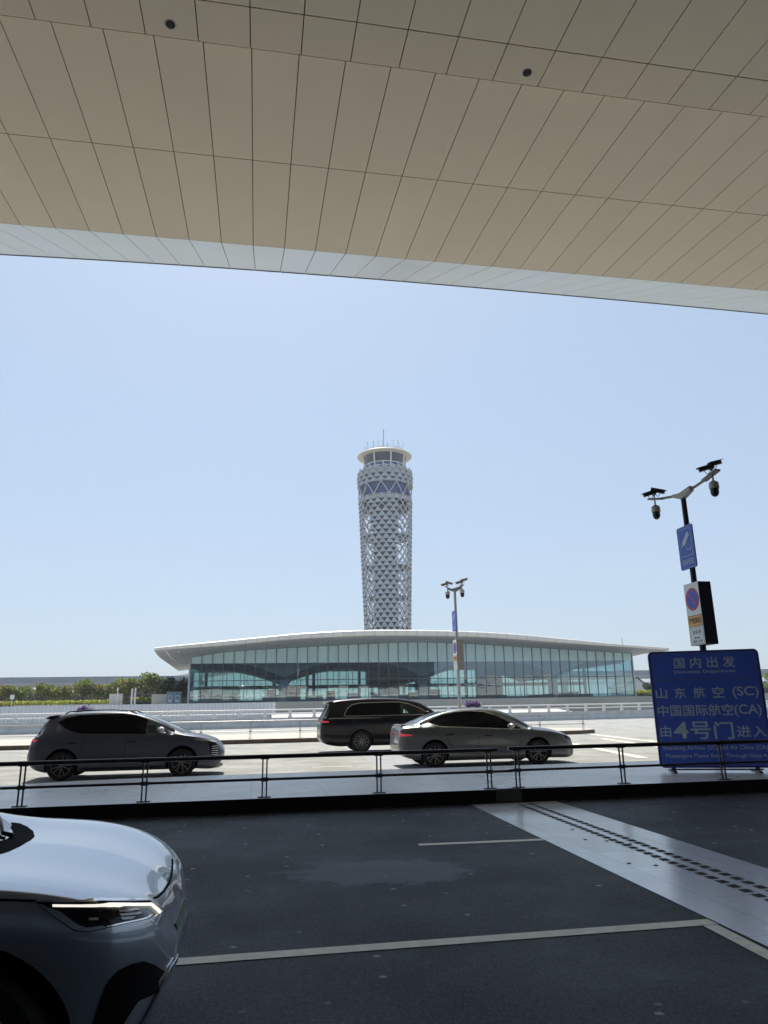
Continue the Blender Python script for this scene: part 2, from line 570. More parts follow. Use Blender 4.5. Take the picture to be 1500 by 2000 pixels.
def struct(o):
    o['kind'] = 'structure'
    return o


def copy_tree(o, parent=None):
    c = o.copy()
    COL.objects.link(c)
    if parent:
        c.parent = parent
    for ch in list(o.children):
        copy_tree(ch, c)
    return c


DG = bpy.context.evaluated_depsgraph_get


def text_part(name, body, material, parent, O, t, upv, u0, u1, v0, v1, lift, bold=0.0, label=None):
    """flat raised lettering fitted to the rectangle u0..u1, v0..v1 of a plane (origin O, axes t and upv)"""
    cu = bpy.data.curves.new(name, 'FONT')
    cu.body = body
    cu.offset = bold
    cu.resolution_u = 4
    tmp = bpy.data.objects.new(name, cu)
    COL.objects.link(tmp)
    me = bpy.data.meshes.new_from_object(tmp.evaluated_get(DG()))
    bpy.data.objects.remove(tmp)
    xs = [v.co.x for v in me.vertices]
    ys = [v.co.y for v in me.vertices]
    x0, x1, y0, y1 = min(xs), max(xs), min(ys), max(ys)
    O, t, upv = Vector(O), Vector(t), Vector(upv)
    n = t.cross(upv)
    for v in me.vertices:
        u = u0 + (v.co.x - x0) / (x1 - x0) * (u1 - u0)
        w = v0 + (v.co.y - y0) / (y1 - y0) * (v1 - v0)
        v.co = O + t * u + upv * w + n * lift
    me.materials.clear()
    me.materials.append(material)
    o = bpy.data.objects.new(name, me)
    COL.objects.link(o)
    o.parent = parent
    if label:
        o['label'] = label
    return o


def plane_poly(mb, O, t, upv, pts, lift, mi=0):
    O, t, upv = Vector(O), Vector(t), Vector(upv)
    n = t.cross(upv)
    mb.add([O + t * u + upv * v + n * lift for u, v in pts], [tuple(range(len(pts)))], mi)


def plane_line(mb, O, t, upv, path, w, lift, mi=0):
    for (a, b) in zip(path, path[1:]):
        d = Vector((b[0] - a[0], b[1] - a[1])).normalized() * w / 2
        e = Vector((-d.y, d.x))
        plane_poly(mb, O, t, upv, [(a[0] - d.x + e.x, a[1] - d.y + e.y), (a[0] - d.x - e.x, a[1] - d.y - e.y),
                                   (b[0] + d.x - e.x, b[1] + d.y - e.y), (b[0] + d.x + e.x, b[1] + d.y + e.y)], lift, mi)


def round_rect(u0, v0, u1, v1, r, n=5):
    out = []
    for cx, cy, a0 in ((u1 - r, v1 - r, 0), (u0 + r, v1 - r, 90), (u0 + r, v0 + r, 180), (u1 - r, v0 + r, 270)):
        for k in range(n + 1):
            a = radians(a0 + 90 * k / n)
            out.append((cx + r * cos(a), cy + r * sin(a)))
    return out


def lerp(a, b, t):
    return a + (b - a) * t


def interp(tab, x):
    """monotone cubic through (x, y) knots"""
    n = len(tab)
    if x <= tab[0][0]:
        return tab[0][1]
    if x >= tab[-1][0]:
        return tab[-1][1]
    d = [(tab[i + 1][1] - tab[i][1]) / max(1e-9, tab[i + 1][0] - tab[i][0]) for i in range(n - 1)]
    ms = [d[0]] + [0 if d[i - 1] * d[i] <= 0 else 2 * d[i - 1] * d[i] / (d[i - 1] + d[i]) for i in range(1, n - 1)] + [d[-1]]
    for i in range(n - 1):
        if x <= tab[i + 1][0]:
            h = tab[i + 1][0] - tab[i][0]
            t = (x - tab[i][0]) / h
            return ((2 * t**3 - 3 * t**2 + 1) * tab[i][1] + (t**3 - 2 * t**2 + t) * h * ms[i]
                    + (-2 * t**3 + 3 * t**2) * tab[i + 1][1] + (t**3 - t**2) * h * ms[i + 1])


def lin(tab, x):
    if x <= tab[0][0]:
        return tab[0][1]
    for (a, b), (c, d) in zip(tab, tab[1:]):
        if x <= c:
            return b + (d - b) * (x - a) / (c - a)
    return tab[-1][1]


# ------------------------------------------------------------------ ground, roads, islands
def sheet(name, pts, z, m):
    mb = MB()
    mb.add([(x, y, z) for x, y in pts], [tuple(range(len(pts)))])
    return struct(mb.build(name, m))


PLAZA = 2.7
mb = MB()
gx = [-4000, -400, -60, 60, 400, 4000]
prof = [(-60, -0.03), (84, -0.03), (97, -0.02), (97.3, PLAZA - 0.02), (400, PLAZA), (6000, PLAZA)]
mb.grid([[(x, y, z) for x in gx] for y, z in prof])
struct(mb.build('ground', MAT['far']))
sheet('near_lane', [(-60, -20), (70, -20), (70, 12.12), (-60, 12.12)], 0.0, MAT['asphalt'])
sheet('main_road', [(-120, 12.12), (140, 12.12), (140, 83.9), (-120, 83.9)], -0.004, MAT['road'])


def island(name, outline, h, top, side, bot=-0.02):
    mb = MB()
    n = len(outline)
    mb.add([(x, y, h) for x, y in outline], [tuple(range(n))], 0)
    vs = [(x, y, h) for x, y in outline] + [(x, y, bot) for x, y in outline]
    mb.add(vs, [(i, (i + 1) % n, (i + 1) % n + n, i + n) for i in range(n)], 1)
    return struct(mb.build(name, [top, side]))


IH = 0.212
back = [(70, 16.9), (9, 16.88), (3, 16.86), (-1, 16.82), (-2.6, 16.70), (-3.6, 16.52), (-4.2, 16.25), (-4.9, 15.95), (-6.5, 15.7), (-60, 15.6)]
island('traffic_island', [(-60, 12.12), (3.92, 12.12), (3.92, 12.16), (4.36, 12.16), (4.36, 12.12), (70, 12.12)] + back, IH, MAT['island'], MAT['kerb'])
mb = MB()
mb.box((3.925, 12.105, 0.0), (4.355, 12.158, IH + 0.003))
struct(mb.build('pale_kerb_stone', MAT['kerb_pale']))
# cream line of grit along the foot of the kerb
mb = MB()
for k in range(60):
    x0 = -8 + k * 0.38 + random.uniform(-.1, .1)
    if random.random() < 0.8:
        mb.quad((x0, 12.085 - random.uniform(0, .012), 0.004), (x0 + random.uniform(.25, .42), 12.085, 0.004), (x0 + .36, 12.118, 0.004), (x0, 12.118, 0.004))
o = mb.build('kerb_foot_grit', mat('grit', (0.16, 0.155, 0.14), 0.9, var=0.3, vscale=8))
o['kind'] = 'stuff'

nose = [(16.9, 39.35), (17.9, 39.6), (19.2, 40.6), (19.9, 42.6), (19.6, 44.6), (18.4, 46.2)]
island('far_traffic_island', [(-120, 37.2), (-10, 37.8), (3, 38.15), (10, 38.7)] + nose + [(8, 47.6), (-120, 46.9)], 0.2, MAT['island_far'], MAT['kerb_brown'])

# granite crossing strip with its drain slots
S = lambda y: 3.47 + 0.0295 * (y - 11.82)
mb = MB()
mb.quad((S(-4), -4, 0.004), (S(-4) + 1.46, -4, 0.004), (S(12.1) + 1.44, 12.1, 0.004), (S(12.1), 12.1, 0.004))
struct(mb.build('granite_strip', MAT['granite']))
mb = MB()
mb.quad((3.99, 12.2, IH + .004), (5.25, 12.2, IH + .004), (5.85, 16.8, IH + .004), (4.72, 16.8, IH + .004))
struct(mb.build('granite_strip_on_island', stone_material('island_granite', (0.74, 0.80, 0.87), 1.2, 1.2, 0.25, 0.6, 0.01, 0.0, 0.12, 1.8)))
mb = MB()
mb.quad((3.35, 17.0, 0.0), (4.5, 17.0, 0.0), (5.1, 37.6, 0.0), (3.9, 37.6, 0.0))
struct(mb.build('granite_strip_on_road', stone_material('road_granite', (0.30, 0.31, 0.325), 1.2, 1.2, 0.7, 0.7)))
g = thing('drain_grating', 'double row of dark square drain slots along the polished granite strip', 'drain grating', (S(8) + .85, 8, .008))
y = 4.35
slot = None
while y < 11.9:
    for row in (0, 1):
        yy = y + 0.082 * row
        xc = S(yy) + 0.745 + 0.19 * row
        if slot is None:
            mb = MB()
            mb.quad((-.043, -.05, 0), (.043, -.05, 0), (.043, .05, 0), (-.043, .05, 0))
            slot = mb.build('drain_slot', MAT['hole'], g)
            s_ = slot
        else:
            s_ = slot.copy()
            COL.objects.link(s_)
        s_.location = (xc - g.location.x, yy - 8, 0)
    y += 0.1655
# small round access caps in the granite
cap = None
for x, y in ((3.98, 9.3), (4.02, 8.45), (4.18, 8.2), (4.33, 8.2), (3.83, 8.6), (3.66, 7.25), (3.86, 7.1)):
    if cap is None:
        mb = MB()
        mb.lathe([(.001, .004), (.018, .004), (.024, 0)], n=14)
        cap = tag(mb.build('metal_cap', MAT['kerb_pale']), 'small round metal cap set into the granite strip', 'cap', 'metal caps in the granite strip')
        c_ = cap
    else:
        c_ = cap.copy()
        COL.objects.link(c_)
    c_.location = (x, y, .005)

# painted lines
mb = MB()
L = lambda a, b, w, z=0.004: (lambda A, B, n: mb.quad(A + n, A - n, B - n, B + n))(Vector((*a, z)), Vector((*b, z)), Vector((-(b[1] - a[1]), b[0] - a[0], 0)).normalized() * w / 2)
L((-9, 5.27), (3.26, 5.275), 0.135)
L((3.19, 5.2), (2.98, 1.2), 0.11)
struct(mb.build('bay_marking', MAT['line']))
mb = MB()
L((1.9, 8.82), (3.37, 8.75), 0.12)
L((-3.4, 10.42), (-1.35, 10.40), 0.14)
struct(mb.build('lane_marking', MAT['line']))
mb = MB()
Z = 0.001
L((1.64, 21.2), (2.75, 21.25), 0.13, Z)
for x in (-16, -9, -2.2, 5, 12.0, 19, 26):
    L((x + 3.6, 31.3), (x + 6, 31.3), 0.14, Z)
for x in (-30, -20, -10, 0, 10, 26, 36, 46):
    L((x, 55.0), (x + 3, 55.0), 0.2, Z)
L((13.2, 30.6), (11.3, 20.8), 0.32, Z)
L((18.2, 39.0), (16.5, 28.6), 0.34, Z)
L((16.2, 33.5), (14.0, 22.2), 0.30, Z)
L((11.0, 19.0), (12.4, 19.9), 0.14, Z)
struct(mb.build('road_marking', MAT['line_sun']))


# ------------------------------------------------------------------ terminal canopy overhead
PITCHX = 1.154
X0P = -0.49
NX0, NX1 = -34, 50
GAP = 0.012
S_LIP, S_OUT, S_IN = 0.5004, 0.11705, 0.0911
Y1, Z1 = 23.91, 18.23
Y2 = 14.46
Z2 = Z1 + S_OUT * (Y2 - Y1)
YI, ZI = 13.55, Z2 - 0.96


def edge_y(x):
    d = x - 7
    return 30.1 + min(3.2, (0.0058 if d < 0 else 0.0024) * d * d)


canopy = thing('terminal_canopy', 'huge beige panelled terminal canopy spanning overhead with pale upturned lip', 'canopy')
lipz = lambda y: Z1 + S_LIP * (y - Y1)
outz = lambda y: Z1 + S_OUT * (y - Y1)
inz = lambda y: ZI + S_IN * (y - YI)


def panel_strip(mb, ya, yb, zf, th=0.05, curve=False):
    for i in range(NX0, NX1):
        xa, xb = X0P + i * PITCHX + GAP, X0P + (i + 1) * PITCHX - GAP
        if curve:
            pa, pb = edge_y(xa), edge_y(xb)
        else:
            pa = pb = yb
        a, b_, c, d = (xa, ya, zf(ya)), (xb, ya, zf(ya)), (xb, pb, zf(pb)), (xa, pa, zf(pa))
        up_ = Vector((0, 0, th))
        vs = [a, b_, c, d] + [Vector(p) + up_ for p in (a, b_, c, d)]
        mb.add(vs, [(0, 3, 2, 1), (0, 1, 5, 4), (1, 2, 6, 5), (2, 3, 7, 6), (3, 0, 4, 7)])


mb = MB()
panel_strip(mb, Y1 + 0.012, 0, lipz, 0.05, True)
mb.build('lip_panels', MAT['lip'], canopy)
YM = 18.82
mb = MB()
panel_strip(mb, Y2, YM - 0.014, outz)
panel_strip(mb, YM + 0.014, Y1 - 0.012, outz)
mb.build('soffit_panels', MAT['panel'], canopy)
mb = MB()
yc = [YI, 12.45, 8.6, 4.75, 0.9, -2.95, -6.8, -10.6]
for a, b_ in zip(yc, yc[1:]):
    panel_strip(mb, b_ + 0.014, a - (0.014 if a != YI else 0), inz)
mb.build('inner_ceiling_panels', MAT['panel_in'], canopy)
# step riser between the two ceilings, dark backing above the joints, roof
xa, xb = X0P + NX0 * PITCHX, X0P + NX1 * PITCHX
mb = MB()
mb.quad((xa, YI, ZI), (xb, YI, ZI), (xb, Y2 - 0.01, Z2 + 0.25), (xa, Y2 - 0.01, Z2 + 0.25))
mb.build('ceiling_step', MAT['panel_in'], canopy)
mb = MB()
b_ = 0.055
mb.grid([[(xa, -10.6, inz(-10.6) + b_), (xb, -10.6, inz(-10.6) + b_)], [(xa, YI - .02, inz(YI - .02) + b_), (xb, YI - .02, inz(YI - .02) + b_)]])
mb.grid([[(xa, Y2, outz(Y2) + b_), (xb, Y2, outz(Y2) + b_)], [(xa, Y1, outz(Y1) + b_), (xb, Y1, outz(Y1) + b_)]])
xs = [xa + (xb - xa) * k / 60 for k in range(61)]
mb.grid([[(x, Y1, outz(Y1) + b_) for x in xs], [(x, edge_y(x) - 0.02, lipz(edge_y(x) - .02) + b_) for x in xs]])
mb.build('joint_backing', MAT['gap'], canopy)
mb = MB()
rows = [[(x, edge_y(x) + 0.01, lipz(edge_y(x))) for x in xs],
        [(x, edge_y(x) + 0.03, lipz(edge_y(x)) + 0.28) for x in xs],
        [(x, 20, 22.6) for x in xs], [(x, 5, 23) for x in xs], [(x, -40, 22) for x in xs]]
mb.grid(rows)
mb.build('canopy_roof', MAT['roofing'], canopy)
mb = MB()
for i in range(NX0, NX1):
    xa_, xb_ = X0P + i * PITCHX + 0.012, X0P + (i + 1) * PITCHX - 0.012
    ya_, yb_ = edge_y(xa_), edge_y(xb_)
    mb.beam((xa_, ya_ + 0.02, lipz(ya_) - 0.012), (xb_, yb_ + 0.02, lipz(yb_) - 0.012), 0.035, 0.035)
mb.build('edge_trim', MAT['post_grey'], canopy)
# terminal front behind the viewer
mb = MB()
for i in range(-20, 28):
    mb.box((i * 2.0 + .04, -10.7, 0), (i * 2.0 + 1.96, -10.62, 13.6), 0)
    mb.box((i * 2.0 - .04, -10.75, 0), (i * 2.0 + .04, -10.5, 13.6), 1)
mb.box((-40, -10.75, 4.0), (56, -10.45, 4.2), 1)
mb.build('terminal_front', [MAT['cab_glass'], MAT['mullion']], canopy)
for (x, y) in ((-2.22, 13.19), (6.02, 13.18)):
    z = inz(y)
    mb = MB()
    mb.lathe([(0.10, -0.012), (0.135, -0.012), (0.14, 0.0), (0.135, 0.01)], (x, y, z), 24)
    r_ = mb.build('downlight', MAT['ring'], canopy, smooth=True)
    mb = MB()
    mb.lathe([(0.0, -0.02), (0.06, -0.018), (0.108, -0.012)], (x, y, z), 24)
    mb.build('lens', MAT['lens'], r_, smooth=True)

# ------------------------------------------------------------------ steel railings on the near island


def railing(name, label, x_posts, xa, xb, y, z0, top_h, mid_h, group, dark=True, bars=2, mid_ext=0.0):
    t = thing(name, label, 'railing', ((xa + xb) / 2, y, z0), 0, group)
    ox = (xa + xb) / 2
    rm = MAT['rail_dark'] if dark else MAT['steel']
    pm = MAT['post_grey'] if dark else MAT['steel']
    rr = 0.033 if dark else 0.03
    mb = MB()
    mb.tube([(xa - ox, 0, top_h), (xb - ox, 0, top_h)], rr, 12)
    for x in x_posts:
        mb.tube([(x - ox - .07, 0, top_h - .004), (x - ox + .07, 0, top_h - .004)], rr * 1.18, 12)
    mb.build('top_rail', rm, t, smooth=40)
    mb = MB()
    mb.tube([(xa - ox, 0, mid_h), (xb - ox + mid_ext, 0, mid_h)], rr * 0.62, 10)
    mb.build('mid_rail', rm, t, smooth=40)
    proto = None
    for x in x_posts:
        if proto is None:
            mb = MB()
            for s_ in (-1, 1):
                mb.box((s_ * .032 - .011, -.011, 0.012), (s_ * .032 + .011, .011, top_h - rr * 0.8))
            mb.box((-.1, -.05, 0.0), (.1, .05, .014))
            mb.box((-.055, -.028, mid_h - .03), (.055, .028, mid_h + .03))
            proto = mb.build('post', pm, t)
            proto.location = (x - ox, 0, 0)
        else:
            p = proto.copy()
            COL.objects.link(p)
            p.location = (x - ox, 0, 0)
    return t


RY = 12.26
railing('guard_railing', 'low dark steel railing on the island kerb, the long run left of the gap', [-14.2, -12.4, -10.6, -8.8, -7.0, -5.2, -3.37, -1.61, 0.2, 2.02, 3.87], -15, 4.02, RY, IH, 0.605, 0.265, 'railings on the near island', mid_ext=0.26)
railing('guard_railing', 'low dark steel railing right of the gap, crossing in front of the blue sign', [4.36, 6.24, 8.13, 9.95, 11.75, 13.6], 4.22, 14.4, RY, IH, 0.62, 0.275, 'railings on the near island')
railing('guard_railing', 'thin grey railing on the sunlit far island beyond the cars', [-17.6, -15.1, -12.6, -10.1, -7.6, -5.1, -2.56, -0.13, 2.38, 4.9, 7.4, 9.9, 12.8, 15.3, 17.8], -19, 17.9, 39.0, 0.2, 0.86, 0.36, 'railings on the far island', dark=False)

# ------------------------------------------------------------------ far concrete barrier with white rails
BA, BB = Vector((-40, 66.6, 0)), Vector((75, 86.15, 0))
bd = (BB - BA).normalized()
bn = Vector((bd.y, -bd.x, 0))
bar = thing('bridge_barrier', 'long pale concrete barrier topped by two white rails beyond the road', 'barrier', BA)
Lb = (BB - BA).length
mb = MB()
pro = [(0.22, -0.03), (0.16, 0.25), (0.02, 0.45), (0.0, 0.93), (-0.26, 0.93), (-0.26, -0.03)]
rows = []
for k in range(2):
    p = bd * Lb * k
    rows.append([p + bn * a + Vector((0, 0, z)) for a, z in pro])
mb.grid(rows)
mb.build('barrier_wall', MAT['concrete'], bar)
for h, r in ((1.66, 0.075), (1.30, 0.055)):
    mb = MB()
    p0, p1 = Vector((0, 0, h)) - bn * .13, bd * Lb + Vector((0, 0, h)) - bn * .13
    mb.tube([p0, p1], r, 8)
    mb.build('white_rail', MAT['white_rail'], bar, smooth=40)
proto = None
s_ = 0.6
while s_ < Lb:
    if proto is None:
        mb = MB()
        pts = [(-.2, 0.93), (.2, 0.93), (.13, 1.25), (.17, 1.62), (-.17, 1.62), (-.1, 1.25)]
        mb.prism([bd * a + Vector((0, 0, z)) - bn * .07 for a, z in pts], bn * -0.12)
        proto = mb.build('rail_bracket', MAT['white_rail'], bar)
    else:
        p = proto.copy()
        COL.objects.link(p)
    (proto if s_ == 0.6 else p).location = bd * s_
    s_ += 2.42
# flowers on the barrier
for i, (sx, w, lab) in enumerate(((23.0, 1.7, 'purple flower box hung on the barrier behind the sedan'), (-14.8, 1.3, 'purple flowers on the barrier behind the dark crossover'))):
    p = BA + bd * ((sx + 40) / bd.x)
    t = thing('flower_box', lab, 'flower box', (p.x, p.y, 0.0), atan2(bd.y, bd.x), 'flower boxes on the barrier')
    mb = MB()
    mb.box((-w / 2, -.2, 1.36), (w / 2, .1, 1.66))
    mb.box((w / 2 - .15, -.24, 1.4), (w / 2 + .12, .12, 2.1))
    mb.build('planter', MAT['planter'], t)
    mb = MB()
    for k in range(420):
        a, r = random.uniform(-.5, .45) * w, random.random()
        c = Vector((a, random.uniform(-.3, .2), 1.62 + abs(random.gauss(0, .24)) * (1 - (abs(a) / w) ** 2)))
        e = Vector([random.gauss(0, 1) for _ in range(3)]).normalized() * .085
        f_ = e.cross(Vector([random.gauss(0, 1) for _ in range(3)])).normalized() * .085
        mb.quad(c - e - f_, c + e - f_, c + e + f_, c - e + f_)
    mb.build('flowers', MAT['flower'], t, fix=False)

# ------------------------------------------------------------------ white sheet fence, ramp, plinth
mb = MB()
yf = 96.0
x = -46.0
pts = []
while x < 2.4:
    pts += [(x, yf), (x + .20, yf), (x + .26, yf + .12), (x + .40, yf + .12)]
    x += .46
mb.grid([[(a, b_, -0.05) for a, b_ in pts], [(a, b_, 2.66) for a, b_ in pts]])
tag(mb.build('sheet_fence', MAT['white_fence']), 'white corrugated sheet fence below the hedge and trees', 'fence')
mb = MB()
mb.quad((2.2, 86.0, -.05), (44, 88.0, -.05), (36, 106.5, 2.74), (2.2, 108.0, 2.80))
mb.box((1.4, 108.02, 1.5), (35, 108.5, 2.86))
struct(mb.build('concrete_ramp', MAT['ramp']))
mb = MB()
x = 36.5
pts = []
while x < 75:
    pts += [(x, 106.0), (x + .14, 106.0), (x + .18, 106.08), (x + .32, 106.08)]
    x += .36
mb.grid([[(a, b_, 1.2) for a, b_ in pts], [(a, b_, 2.72) for a, b_ in pts]])
tag(mb.build('sheet_fence', MAT['viaduct']), 'low blue-grey ribbed fence below the right end of the glass hall', 'fence')

# ------------------------------------------------------------------ glass hall with the curved roof
hall = thing('glass_hall', 'long low glass hall with a curved white overhanging roof', 'building', (0, 0, 0))
FY = 110.0
roof_top = [(-13.4, 10.1), (-11.5, 10.33), (-8.8, 10.6), (-4.1, 11.08), (1.45, 11.62), (7.1, 12.12), (14.3, 12.48), (18.8, 12.56), (24.8, 12.5), (29.4, 12.38), (37.1, 12.0), (45, 11.28), (53, 10.5), (58, 10.1), (62, 9.85)]
roof_bot = [(-13.4, 9.72), (-4.05, 10.30), (7.1, 11.24), (18.8, 11.60), (29.3, 11.48), (45, 10.5), (62, 9.42)]
glass_top = [(-9.2, 9.15), (-4.3, 9.98), (7.6, 10.67), (16.9, 11.1), (23.2, 11.31), (31.3, 11.13), (39.5, 10.63), (46.2, 10.25), (59.7, 9.4)]
RX0, RX1 = -13.4, 62.0
# roof in transverse panels with fine joints
mbt, mbs = MB(), MB()
nP = 50
for i in range(nP):
    xa_, xb_ = RX0 + (RX1 - RX0) * i / nP + .02, RX0 + (RX1 - RX0) * (i + 1) / nP - .02
    top, und = [], []
    for x in (xa_, xb_):
        zt, zb = interp(roof_top, x), interp(roof_bot, x)
        zc, rr = (zt + zb) / 2, (zt - zb) / 2
        arc = [(103.0 + rr * (1 - cos(a)), zc + rr * sin(a)) for a in [radians(q) for q in (-50, -20, 10, 40, 65, 90)]]
        zg = interp(glass_top, x) + 0.05
        top.append([(x, y, z) for y, z in arc] + [(x, 108, zt + .35), (x, 118, zt + .7), (x, 128, zt + .2), (x, 137, zt - .9)])
        und.append([(x, 137, zt - 1.3), (x, 111.0, zg), (x, 109.7, zg), (x, 106.2, lerp(zg, zb, .62) - .1), (x, arc[0][0] + .15, zb - .03), (x, arc[0][0], arc[0][1])])
    mbt.grid(top)
    mbs.grid(und)
mbt.build('roof', MAT['roof_white'], hall, smooth=40)
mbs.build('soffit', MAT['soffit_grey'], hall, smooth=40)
mb = MB()
for x in [RX0 + (RX1 - RX0) * i / nP for i in range(nP + 1)]:
    zt, zb = interp(roof_top, x), interp(roof_bot, x)
    mb.box((x - .03, 103.25, zb + .15), (x + .03, 104.5, zt - .1))
    zg = interp(glass_top, x) + 0.05
    mb.prism([(x - .03, 103.6, zb + .03), (x - .03, 109.5, zg + .06), (x - .03, 109.5, zg + .2), (x - .03, 103.8, zb + .3)], (0.06, 0, 0))
mb.build('roof_joints', MAT['viaduct_panel'], hall)
for xa_, xb_, zz in ((12.6, 17.4, .95), (33.6, 39.0, 1.0), (20.5, 27.5, .8)):
    mb = MB()
    zt = interp(roof_top, (xa_ + xb_) / 2)
    mb.prism([(xa_, 118, zt + .2), (xb_, 118, zt + .2), (xb_ - .6, 118, zt + zz + .35), (xa_ + 1.4, 118, zt + zz + .2)], (0, 6, 0))
    mb.build('roof_hatch', MAT['viaduct_panel'], hall)
mb = MB()
zt = interp(roof_top, 56)
mb.tube([(56, 106, zt), (56, 106, zt + .9), (55.8, 106, zt + 1.1), (56.1, 106, zt + 1.3)], .05, 6)
mb.build('roof_vane', MAT['steel'], hall)
# glazing
GX0, GX1, NG = -9.05, 59.3, 45
ZB, ZMID, ZF = 2.9, 5.93, 8.38
gp = (GX1 - GX0) / NG
mb = MB()
mbf = MB()
for i in range(NG):
    a, b_ = GX0 + i * gp + .02, GX0 + (i + 1) * gp - .02
    tl = random.uniform(-.006, .006)
    lean = lambda z: FY - (z - ZB) * 0.040        # outward lean added so the panes mirror the sunlit road
    tb = random.uniform(-.012, .012)
    mb.quad((a, FY + tl, ZB), (b_, FY - tl, ZB), (b_, lean(ZMID) - tl + tb, ZMID), (a, lean(ZMID) + tl + tb, ZMID))
    mb.quad((a, lean(ZMID) - tl, ZMID), (b_, lean(ZMID) + tl, ZMID), (b_, lean(ZF) + tl + tb, ZF), (a, lean(ZF) - tl + tb, ZF))
    mbf.quad((a, lean(ZF), ZF), (b_, lean(ZF), ZF), (b_, lean(ZF), interp(glass_top, b_)), (a, lean(ZF), interp(glass_top, a)))
mb.build('clear_glazing', MAT['hall_glass'], hall)
mbf.build('fritted_glazing', MAT['frit'], hall)
mb = MB()
for i in range(NG + 1):
    x = GX0 + i * gp
    mb.prism([(x - .04, FY - .07, ZB - .1), (x - .04, FY + .1, ZB - .1), (x - .04, FY - .1, interp(glass_top, x)), (x - .04, FY - .37, interp(glass_top, x))], (.08, 0, 0))
mb.box((GX0, FY - .20, ZMID - .05), (GX1, FY - .06, ZMID + .05))
mb.box((GX0, FY - .12, ZB - .16), (GX1, FY + .03, ZB))
mb.build('mullions', MAT['mullion'], hall)
# left end wall glass
mb = MB()
mb.quad((GX0, FY + .1, ZB), (GX0, 128, ZB), (GX0, 128, 9.2), (GX0, FY + .1, 9.2))
mb.quad((GX1, FY + .1, ZB), (GX1, 128, ZB), (GX1, 128, 9.2), (GX1, FY + .1, 9.2))
mb.build('end_glazing', MAT['hall_glass'], hall)
mb = MB()
mb.box((GX0 - .28, FY - .1, ZB - .2), (GX0 - .06, FY + .4, 9.1))
mb.box((GX1 + .06, FY - .1, ZB - .2), (GX1 + .28, FY + .4, 9.3))
mb.build('corner_post', MAT['hall_col'], hall)
# interior: floor, columns, vaulted ceiling, rear glazing bars
mb = MB()
mb.quad((GX0 + .1, FY + .2, 2.72), (GX1 - .1, FY + .2, 2.72), (GX1 - .1, 129, 2.72), (GX0 + .1, 129, 2.72))
mb.build('hall_floor', MAT['ramp'], hall)
COLX = [4.4, 25.7, 47.0]


def vault(x):
    best = min(abs(x - c) for c in COLX + [-16.9, 68.3])
    t = min(1, best / 9.2)
    return 5.95 + 2.35 * (1 - (1 - t) ** 1.7)


mb = MB()
vx = [GX0 + (GX1 - GX0) * k / 120 for k in range(121)]
rows = [[(x, 112.2, vault(x)) for x in vx], [(x, 127.5, vault(x) - .25) for x in vx]]
mb.grid(rows)
mb.grid([[(x, 112.2, vault(x)) for x in vx], [(x, 112.2, vault(x) + .45) for x in vx]])
mb.grid([[(x, 112.0, vault(x) + .45) for x in vx], [(x, 112.0, 9.2) for x in vx]], 1)
for k in range(8):
    yy = 113.5 + k * 1.8
    mb.grid([[(x, yy, vault(x) - .02) for x in vx], [(x, yy, vault(x) - .22) for x in vx]])
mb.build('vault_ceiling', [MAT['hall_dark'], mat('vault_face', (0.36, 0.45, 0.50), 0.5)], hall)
for c in COLX:
    mb = MB()
    mb.lathe([(.75, 2.72), (.75, 5.5), (.9, 5.75), (1.5, 6.05)], (c, 113.0, 0), 20)
    mb.build('column', MAT['hall_col'], hall, smooth=40)
mb = MB()
for i in range(0, 62):
    x = GX0 + i * (GX1 - GX0) / 61
    w = random.choice((.05, .08, .08, .5))
    mb.box((x - w / 2, 127.6, 2.72), (x + w / 2, 127.8, 8.5))
for za, zb_ in ((5.2, 5.75), (2.72, 3.4), (8.0, 9.2)):
    mb.box((GX0, 127.55, za), (GX1, 127.85, zb_))
for k in range(26):
    x = random.uniform(GX0 + 1, GX1 - 1)
    w = random.uniform(.5, 2.6)
    mb.box((x, random.uniform(117, 127), 2.72), (x + w, 127.3, random.uniform(3.3, 5.0)))
mb.box((19, 126, 5.7), (25, 127.4, 9))
mb.box((38.5, 126.2, 2.7), (43, 127.4, 8.9))
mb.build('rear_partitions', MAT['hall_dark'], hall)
mb = MB()
mb.quad((GX0, 128.0, 2.72), (GX1, 128.0, 2.72), (GX1, 128.0, 9.0), (GX0, 128.0, 9.0))
mb.build('rear_glazing', glass_material('rear_glass', (0.62, 0.80, 0.74), 0.06), hall)

# ------------------------------------------------------------------ control tower
TX, TY = 46.9, 260.0
tower = thing('control_tower', 'tall flared airport control tower wrapped in a triangular lattice', 'tower', (TX, TY, PLAZA))
rt_tab = [(0, 7.75), (27, 8.25), (51, 9.1), (70.5, 9.75), (75.6, 10.05), (83.8, 10.4), (86.4, 10.15)]
RT = lambda z: lin(rt_tab, z)
NT = 22
cam_az = atan2(-TX, -TY)          # direction tower -> viewer, measured from +Y... x/y
TO = Vector((-TX, -TY, 0)).normalized()
TS = Vector((TO.y, -TO.x, 0)) * -1    # viewer's right


def tp(a, z, r):
    """angle a measured from the viewer's side, positive to the viewer's right"""
    d = TO * cos(a) + TS * sin(a)
    return d * r + Vector((0, 0, z))


